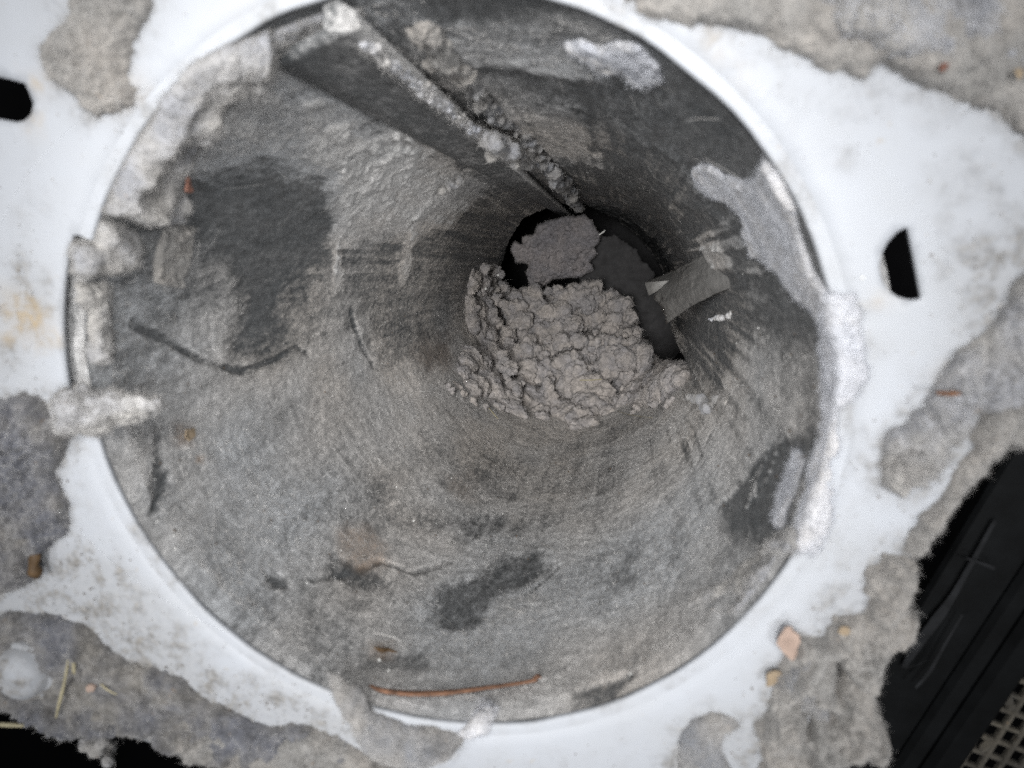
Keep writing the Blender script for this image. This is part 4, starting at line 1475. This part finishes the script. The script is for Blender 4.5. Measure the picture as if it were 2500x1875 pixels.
S('flange_lint', [(1660, 1790), (1690, 1755), (1740, 1738), (1790, 1750), (1808, 1772), (1770, 1790), (1760, 1830), (1800, 1900), (1650, 1910)],
  'round grey lint cap at the bottom edge of the photo right of centre', LINT_GREY, 2.6, 4.2, 0.4, 'plate', 0.4, 0, FIB_GREY, 1500, 48)
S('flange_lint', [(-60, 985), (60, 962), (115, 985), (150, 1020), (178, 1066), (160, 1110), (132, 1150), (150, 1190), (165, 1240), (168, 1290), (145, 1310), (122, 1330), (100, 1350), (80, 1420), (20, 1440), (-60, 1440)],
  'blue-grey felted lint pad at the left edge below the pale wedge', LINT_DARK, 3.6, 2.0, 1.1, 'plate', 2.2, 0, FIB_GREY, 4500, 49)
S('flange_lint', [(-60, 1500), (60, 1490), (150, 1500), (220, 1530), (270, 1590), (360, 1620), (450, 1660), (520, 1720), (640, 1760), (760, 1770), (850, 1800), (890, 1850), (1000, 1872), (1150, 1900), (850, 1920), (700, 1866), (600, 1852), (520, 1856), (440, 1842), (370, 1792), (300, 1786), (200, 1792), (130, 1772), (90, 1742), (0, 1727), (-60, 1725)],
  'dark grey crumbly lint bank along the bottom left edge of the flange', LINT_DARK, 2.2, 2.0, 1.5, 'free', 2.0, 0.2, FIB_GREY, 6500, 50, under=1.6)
S('flange_lint', [(420, 1800), (520, 1780), (640, 1800), (760, 1790), (880, 1830), (960, 1880), (900, 1930), (640, 1930), (540, 1862), (470, 1850)],
  'paler tan lint crust at the bottom edge left of the drooping bulge', LINT_TAN, 2.4, 2.0, 1.6, 'free', 1.8, -0.6, FIB_LIGHT, 3500, 51, under=1.6)
S('flange_lint', [(2150, 1130), (2180, 1085), (2240, 1080), (2290, 1110), (2285, 1150), (2240, 1170), (2190, 1180)],
  'rounded blue-grey lint knob on the right side of the flange', LINT_GREY, 4.2, 3.0, 0.6, 'plate', 0.8, 0, FIB_LIGHT, 1500, 52)


# ------------------------------------------------------------------ fastener head, debris
def build_screw():
    c = on_plate(72, 1625)
    t = empty('round_fastener')
    tag(t, 'dusty white round fastener head in the lint at the lower left', 'fastener')
    r = 4.6
    n, m = 48, 14
    V, F = [(c[0], -3.4, c[1])], []
    for k in range(1, m):
        f = k / (m - 1)
        for j in range(n):
            a = 2 * math.pi * j / n
            rr = r * (f if f < 0.85 else 0.85 + (f - 0.85) * 1.0)
            h = 3.4 * math.sqrt(max(0.0, 1 - (f * 0.98) ** 3.0)) + 0.05
            rr *= 1 + 0.02 * math.sin(3 * a + 1) + 0.012 * math.sin(7 * a)
            V.append((c[0] + rr * math.cos(a), -h + 0.0, c[1] + rr * math.sin(a)))
    for j in range(n):
        F.append((0, 1 + j, 1 + (j + 1) % n, 1 + (j + 1) % n))
        for k in range(m - 2):
            a = 1 + k * n
            F.append((a + j, a + n + j, a + n + (j + 1) % n, a + (j + 1) % n))
    me = bpy.data.meshes.new('head')
    P = np.array(V)
    P[:, 1] += fbm(P / 2.0, 3, 71) * 0.25 - 0.9
    me.from_pydata((P * MM).tolist(), [], [tuple(dict.fromkeys(f)) for f in F])
    me.polygons.foreach_set('use_smooth', np.ones(len(me.polygons), bool))
    a = me.attributes.new('dust', 'FLOAT', 'POINT')
    d = np.clip(0.7 + 0.9 * fbm(P / 2.4, 3, 72) + 0.55 * smooth(-(P[:, 0] - c[0]), -1.0, 2.0), 0.1, 1.1)
    a.data.foreach_set('value', d.astype(np.float32))
    a = me.attributes.new('stain', 'FLOAT', 'POINT')
    a.data.foreach_set('value', (d * 0.1).astype(np.float32))
    link('head', me, PLATE, t)
    # washer ring round its foot
    V, F = [], []
    for j in range(n):
        q = 2 * math.pi * j / n
        for rr, h in ((r * 0.9, 1.9), (r * 1.10, 1.7), (r * 1.14, 1.3), (r * 1.14, 0.0)):
            V.append((c[0] + rr * math.cos(q), -h, c[1] + rr * math.sin(q)))
    for j in range(n):
        for k in range(3):
            F.append((4 * j + k, 4 * j + k + 1, 4 * ((j + 1) % n) + k + 1, 4 * ((j + 1) % n) + k))
    mesh_np('washer', V, F, PLATE, t, attrs={'dust': np.full(len(V), 0.9), 'stain': np.zeros(len(V))})


build_screw()


def tube(name, pts, radii, mat, label=None, cat=None, group=None, flat=1.0, nrm=(0, -1, 0), seg=10, seed=0, parent=None, sub=6):
    """a tapering stem through points (mm), smoothed, oval in section"""
    P = np.array(pts, float)
    R = np.array(radii, float)
    s = np.arange(len(P))
    q = np.linspace(0, len(P) - 1, (len(P) - 1) * sub + 1)
    C = np.stack([np.interp(q, s, P[:, k]) for k in range(3)], 1)
    for _ in range(sub):
        C[1:-1] = (C[:-2] + 2 * C[1:-1] + C[2:]) / 4
    r = np.interp(q, s, R)
    T = np.gradient(C, axis=0)
    T /= np.linalg.norm(T, axis=1)[:, None]
    nn = np.array(nrm, float)
    V, F = [], []
    for k in range(len(C)):
        s1 = np.cross(T[k], nn)
        s1 /= np.linalg.norm(s1)
        s2 = np.cross(s1, T[k])
        for j in range(seg):
            a = 2 * math.pi * j / seg
            w = 1 + 0.10 * math.sin(3 * a + k * 0.4 + seed)
            V.append(C[k] + s1 * math.cos(a) * r[k] * w + s2 * math.sin(a) * r[k] * w * flat)
    for k in range(len(C) - 1):
        for j in range(seg):
            F.append((k * seg + j, k * seg + (j + 1) % seg, (k + 1) * seg + (j + 1) % seg, (k + 1) * seg + j))
    bm = bmesh.new()
    vs = [bm.verts.new(Vector(v * MM)) for v in V]
    for f in F:
        bm.faces.new([vs[i] for i in f]).smooth = True
    bm.faces.new(vs[:seg][::-1])
    bm.faces.new(vs[-seg:])
    bmesh.ops.recalc_face_normals(bm, faces=bm.faces)
    me = bpy.data.meshes.new(name)
    bm.to_mesh(me)
    bm.free()
    o = link(name, me, mat, parent)
    if label:
        tag(o, label, cat, group)
    return o


def lipp(px, py, h):
    u, s = on_lip(px, py)
    return lip_point(np.array(u), np.array(s), np.array(h))


def platep(px, py, h):
    p = on_plate(px, py)
    return np.array([p[0], -h, p[1]])


st = tube('plant_stem', [lipp(*p) for p in ((898, 1694, 1.6), (925, 1708, 1.7), (985, 1718, 1.8), (1060, 1716, 1.7), (1140, 1706, 1.5), (1220, 1696, 1.5), (1290, 1688, 1.7), (1318, 1684, 1.9))],
          [0.25, 0.62, 0.70, 0.68, 0.58, 0.50, 0.46, 0.62], TWIG, 'brown dry plant stem lying on the lint at the bottom rim', 'stem', flat=0.55, nrm=(0, 0.3, 1), seed=2)
tube('broken_end', [lipp(*p) for p in ((1312, 1686, 1.9), (1324, 1678, 2.4), (1330, 1690, 2.6))], [0.5, 0.42, 0.15], TWIG, flat=0.6, nrm=(0, 0.3, 1), parent=st)


def flake(name, pts, label, cat, mat, h=1.2, th=0.25, surf='plate', seed=0, curl=0.5, group=None):
    uv = np.array([on_plate(*p) for p in pts]) if surf == 'plate' else np.array(unwrap([on_lip(*p) for p in pts]))
    c = uv.mean(0)
    n = len(uv)
    size = np.abs(uv - c).max()
    rings = [1.0, 0.7, 0.35]
    top, F = [], []
    for f in rings:
        for p in uv:
            top.append(c + (p - c) * f)
    top.append(c)
    Q = np.array(top)
    hh = h + curl * fbm(np.c_[Q / max(size, 0.2), np.full(len(Q), seed)], 2, seed) + curl * 0.6 * ((Q - c) ** 2).sum(1) / size ** 2

    def place(u, hh):
        if surf == 'plate':
            return np.stack([u[:, 0], -hh, u[:, 1]], 1)
        return lip_point(u[:, 0], u[:, 1], hh)
    A, Bt = place(Q, hh), place(Q, hh - th)
    m = len(Q)
    for r in range(2):
        for i in range(n):
            j = (i + 1) % n
            F.append((r * n + i, r * n + j, (r + 1) * n + j, (r + 1) * n + i))
    for i in range(n):
        F.append((2 * n + i, 2 * n + (i + 1) % n, 3 * n))
    G = [tuple(x + m for x in f[::-1]) for f in F]
    for i in range(n):
        j = (i + 1) % n
        G.append((i, i + m, j + m, j))
    me = bpy.data.meshes.new(name)
    me.from_pydata((np.vstack([A, Bt]) * MM).tolist(), [], F + G)
    o = link(name, me, mat)
    tag(o, label, cat, group)
    return o


lf = flake('dry_leaf', [(1898, 1530), (1912, 1508), (1925, 1506), (1930, 1520), (1945, 1532), (1948, 1548), (1940, 1560), (1938, 1580), (1925, 1586), (1905, 1572), (1890, 1552)], 'pinkish-tan dry leaf bit on the white flange at the lower right', 'leaf', LEAF_PINK, 2.0, 0.3, seed=3, curl=0.6)
tube('leaf_stalk', [platep(1936, 1575, 2.2), platep(1940, 1598, 2.6), platep(1930, 1622, 2.2)], [0.22, 0.16, 0.08], LEAF_PINK, parent=lf)
flake('dry_leaf', [(1866, 1655), (1868, 1630), (1885, 1622), (1903, 1624), (1905, 1640), (1893, 1650), (1880, 1656)], 'small tan leaf scrap just below the pinkish leaf bit', 'leaf', LEAF_TAN, 1.3, 0.25, seed=4)
flake('dry_leaf', [(2032, 1510), (2040, 1498), (2060, 1502), (2065, 1515), (2048, 1522)], 'tiny tan leaf scrap on the torn lint at the lower right', 'leaf', LEAF_TAN, 2.6, 0.25, seed=5)
flake('rust_chip', [(384, 415), (388, 398), (388, 380), (394, 378), (396, 396), (402, 412), (394, 417)], 'reddish-brown chip on the long left lint roll', 'chip', RUST, 4.8, 0.4, 'lip', 6, 0.2)
flake('rust_chip', [(2264, 178), (2272, 160), (2288, 162), (2284, 174), (2272, 182)], 'reddish speck on the tan lint sheet at the top right', 'chip', RUST, 3.4, 0.3, seed=7, curl=0.2)
flake('rust_chip', [(2442, 176), (2460, 172), (2466, 188), (2452, 200)], 'orange-tan speck in the far top right lint', 'chip', LEAF_TAN, 3.2, 0.3, seed=8, curl=0.2)
flake('rust_chip', [(238, 1648), (250, 1641), (262, 1648), (256, 1660), (242, 1660)], 'pinkish chip in the dark lint bank at the bottom left', 'chip', LEAF_PINK, 2.8, 0.4, seed=9, curl=0.2)
flake('rust_chip', [(440, 1052), (458, 1048), (462, 1068), (448, 1080), (438, 1070)], 'orange rust crumb low on the left wall of the duct', 'chip', LEAF_TAN, 1.2, 0.3, 'lip', 10, 0.2)
# seed husk: a bulb with a narrower neck
tube('seed_husk', [platep(106, 1332, 1.6), platep(108, 1345, 1.9), platep(107, 1362, 2.2), platep(110, 1378, 2.2), platep(108, 1393, 1.7)], [0.5, 0.85, 0.75, 1.15, 0.6], HUSK, 'dark brown seed husk on the flange at the lower left', 'seed husk', flat=0.8, seed=3)
tube('brown_splinter', [platep(2265, 941, 2.8), platep(2300, 943, 3.0), platep(2330, 942, 2.8)], [0.2, 0.32, 0.15], TWIG, 'thin brown splinter on the lint at the right edge', 'splinter', seed=1)
tube('straw', [platep(204, 1552, 2.4), platep(208, 1585, 2.8), platep(206, 1620, 2.4)], [0.32, 0.3, 0.22], STRAW, 'short pale straw right of the round fastener head', 'straw', seed=1)
tube('straw', [platep(195, 1580, 2.6), platep(190, 1640, 3.2), platep(175, 1690, 3.0), platep(164, 1725, 2.6)], [0.16, 0.22, 0.25, 0.18], STRAW, 'long thin bent straw beside the round fastener head', 'straw', seed=2)
tube('straw', [platep(275, 1640, 3.0), platep(295, 1655, 3.1), platep(314, 1666, 2.9)], [0.13, 0.14, 0.1], STRAW, 'fine yellow straw in the dark lint bank', 'straw', seed=3)
tube('straw', [platep(34, 1738, 3.0), platep(60, 1737, 3.1), platep(92, 1742, 2.9)], [0.32, 0.4, 0.25], STRAW, 'stubby straw on the bottom left edge of the lint bank', 'straw', seed=4)
for k, (x, y, r, lab) in enumerate(((165, 1778, 1.4, 'pale lint crumb clinging to the bottom left lint edge'), (240, 1826, 1.9, 'larger pointed lint crumb dangling below the bottom left edge'), (88, 1758, 0.9, 'tiny lint crumb under the stubby straw'))):
    c = at_depth(x, y, 1.5)
    g = np.random.default_rng(200 + k)
    lint_clump('lint_crumb', [c + g.normal(size=3) * r * 0.5 for _ in range(7)], g.uniform(0.45, 0.8, 7) * r, lab, LINT_LIGHT, 0.22, 0.35, FIB_LIGHT, 350, 210 + k, cat='lint crumb', fl=(0.4, 1.2))


# pale straws and threads in the duct
def clogp(px, py, y):
    return at_depth(px, py, y)


def wallp(px, py, h):
    th, y = on_wall(px, py)
    return wall_point(np.array(th), np.array(y), h)


tube('straw', [clogp(1415, 928, 212), clogp(1445, 928, 211), clogp(1470, 926, 212)], [0.22, 0.26, 0.2], STRAW, 'pale straw across the middle of the big clog', 'straw')
tube('straw', [wallp(1188, 1002, 1.4), wallp(1200, 1018, 1.5), wallp(1212, 1030, 1.3)], [0.18, 0.22, 0.12], STRAW, 'small straw at the lower left foot of the big clog', 'straw')
tube('thread', [wallp(1510, 1010, 1.2), wallp(1545, 1022, 1.6), wallp(1600, 1027, 1.3)], [0.09, 0.1, 0.07], STRAW, 'fine curved thread at the lower right foot of the big clog', 'thread')
tube('thread', [wallp(1320, 1338, 1.4), wallp(1345, 1352, 1.7), wallp(1370, 1364, 1.4)], [0.1, 0.13, 0.08], FIB_LIGHT, 'pale curved hair above the dark smudge on the floor', 'thread')
tube('thread', [wallp(1226, 1480, 1.3), wallp(1240, 1500, 1.4), wallp(1285, 1512, 1.3)], [0.07, 0.09, 0.07], FIB_LIGHT, 'pale hair on the floor right of the dark smudge', 'thread')
tube('thread', [lipp(905, 1560, 1.3), lipp(950, 1572, 1.6), lipp(975, 1580, 1.2)], [0.12, 0.14, 0.08], FIB_LIGHT, 'white thread above the brown debris on the floor', 'thread')
tube('brown_splinter', [lipp(912, 1588, 0.5), lipp(930, 1598, 0.7), lipp(942, 1594, 0.65), lipp(968, 1600, 0.45)], [0.25, 0.5, 0.35, 0.2], HUSK, 'dark brown debris stuck in the floor lint near the bottom', 'splinter', seed=5)
tube('thread', [clogp(1462, 574, L_END - 12), clogp(1472, 567, L_END - 12), clogp(1478, 562, L_END - 12)], [0.25, 0.4, 0.2], BEAD, 'short white fibre at the right tip of the lint slab', 'thread')


def bead(px, py, r, label, where):
    if where == 'clog':
        th, yw = on_wall(px, py)
        c = at_depth(px, py, 262)
    elif where == 'plate':
        c = platep(px, py, r * 0.6)
    else:
        c = lipp(px, py, 0.9 + r * 0.6)
    V, F = lump_mesh(r, 0.35, seed=int(px), sub=2)
    o = mesh_np('white_speck', V + c, F, BEAD)
    tag(o, label, 'speck', None)


bead(1186, 705, 0.75, 'round white speck on the upper left of the big clog', 'clog')
bead(1216, 672, 0.55, 'tiny white speck near the top left of the big clog', 'clog')
bead(2105, 678, 0.22, 'tiny white speck standing for a lamp glint on the flange left of the D-shaped slot', 'plate')  # white lump in place of the phone lamp's glint
bead(922, 1625, 0.28, 'white crumb below the brown debris on the floor', 'lip')
bead(946, 1650, 0.24, 'second white crumb below the brown debris, nearer the stem', 'lip')
bead(1005, 1280, 0.22, 'white grain on the floor in the middle of the duct', 'lip')

# dust streaks and cobweb on the black panel
YB = 30.2
tube('dust_strand', [at_depth(*p) for p in ((2430, 1270, YB), (2375, 1370, YB), (2330, 1450, YB), (2290, 1510, YB), (2235, 1580, YB), (2205, 1630, YB))], [0.35, 0.45, 0.6, 1.0, 0.9, 0.5], DUSTY, 'broad grey dust streak on the black panel', 'dust', flat=0.15)
tube('dust_strand', [at_depth(*p) for p in ((2358, 1362, YB - 1), (2395, 1375, YB - 1), (2428, 1388, YB - 1))], [0.2, 0.25, 0.35], DUSTY, 'short pale strand crossing the broad dust streak', 'dust', flat=0.5)
tube('dust_strand', [at_depth(*p) for p in ((2350, 1500, YB - 2), (2300, 1585, YB - 2), (2270, 1640, YB - 2), (2235, 1680, YB - 2))], [0.2, 0.28, 0.4, 0.25], DUSTY, 'thin dust line between the broad streak and the mesh strip', 'dust', flat=0.3)
tube('dust_strand', [at_depth(*p) for p in ((2210, 1632, YB - 2), (2240, 1622, YB - 2), (2262, 1612, YB - 2))], [0.08, 0.1, 0.07], DUSTY, 'fine cobweb thread near the torn lint on the right', 'dust')


# ------------------------------------------------------------------ loose grains and stray hairs
def grains(name, P, r, mat, parent=None, seed=0):
    """tiny irregular crumbs, each a squashed octahedron, too many to count"""
    g = np.random.default_rng(seed)
    O = np.array([(1, 0, 0), (-1, 0, 0), (0, 1, 0), (0, -1, 0), (0, 0, 1), (0, 0, -1)], float)
    T = np.array([(0, 2, 4), (2, 1, 4), (1, 3, 4), (3, 0, 4), (2, 0, 5), (1, 2, 5), (3, 1, 5), (0, 3, 5)])
    n = len(P)
    V = P[:, None, :] + O[None] * r[:, None, None] * g.uniform(0.5, 1.3, (n, 6, 1)) + g.normal(size=(n, 6, 3)) * r[:, None, None] * 0.2
    F = (T[None] + (np.arange(n) * 6)[:, None, None]).reshape(-1, 3)
    o = mesh_np(name, V.reshape(-1, 3), F, mat, parent, sm=False)
    o['kind'] = 'stuff'
    return o


def scatter_grains():
    g = np.random.default_rng(90)
    Q = np.stack([g.uniform(-72, 72, 60000), g.uniform(-60, 62, 60000)], 1)
    d = np.zeros(len(Q))
    for pts, k, soft in DUST_SPOTS:
        d = np.maximum(d, k * smooth(poly_sdf(Q, px_poly(pts)), -6.0, 2.0))
    for pts, k in HALO:
        d = np.maximum(d, k * smooth(poly_sdf(Q, px_poly(pts)), -8.0, 1.0))
    ok = (g.random(len(Q)) < 0.015 + 0.22 * d) & (np.hypot(Q[:, 0], Q[:, 1]) > RO + LIP + 0.4) & (poly_sdf(Q, px_poly(PLATE_EDGE)) > 1) \
        & (poly_sdf(Q, px_poly(D_HOLE)) < -0.4) & (poly_sdf(Q, px_poly(E_HOLE)) < -0.4)
    Q = Q[ok]
    th = np.arctan2(Q[:, 1], Q[:, 0])
    Q = Q[~(np.array([in_notch(x) for x in th]) & (np.hypot(Q[:, 0], Q[:, 1]) < RO + 5))]
    r = 0.05 + 0.16 * g.random(len(Q)) ** 3
    P = np.c_[Q[:, 0], -r * 0.5, Q[:, 1]]
    half = len(P) * 3 // 4
    o = grains('dust_grains', P[:half], r[:half], FIB_GREY, None, 91)
    tag(o, 'fine grey dust grains scattered over the white flange', 'dust')
    o = grains('soil_grains', P[half:], r[half:] * 0.9, HUSK, None, 92)
    tag(o, 'fine brown soil grains scattered over the white flange', 'dust')
    # pale grit on the floor of the duct
    n = 900
    th = g.uniform(-math.pi, 0.4, n)
    y = 3 + 150 * g.random(n) ** 1.8
    r = 0.05 + 0.17 * g.random(n) ** 4
    c, *_ = coat_fields(th, y)
    k = c > 0.35
    grains('white_grit', wall_point(th[k], y[k], 0.75 + 0 * y[k]), r[k], BEAD, DUCT, 93)
    n = 500
    th = g.uniform(-math.pi, 0.2, n)
    y = 3 + 150 * g.random(n) ** 1.6
    grains('dark_grit', wall_point(th, y, 0.7 + 0 * y), 0.06 + 0.2 * g.random(n) ** 4, HUSK, DUCT, 94)
    n = 420
    th = g.uniform(-math.pi, math.pi, n)
    y = 4 + 220 * g.random(n) ** 1.5
    P = wall_point(th, y, 0.8 + 0 * y)
    N = np.stack([-np.cos(th), 0 * th, -np.sin(th)], 1)
    fibres('stray_hairs', P, N, FIB_LIGHT, DUCT, (2.0, 7.0), 0.06, 0.3, 0.28, 95, segs=6)


scatter_grains()
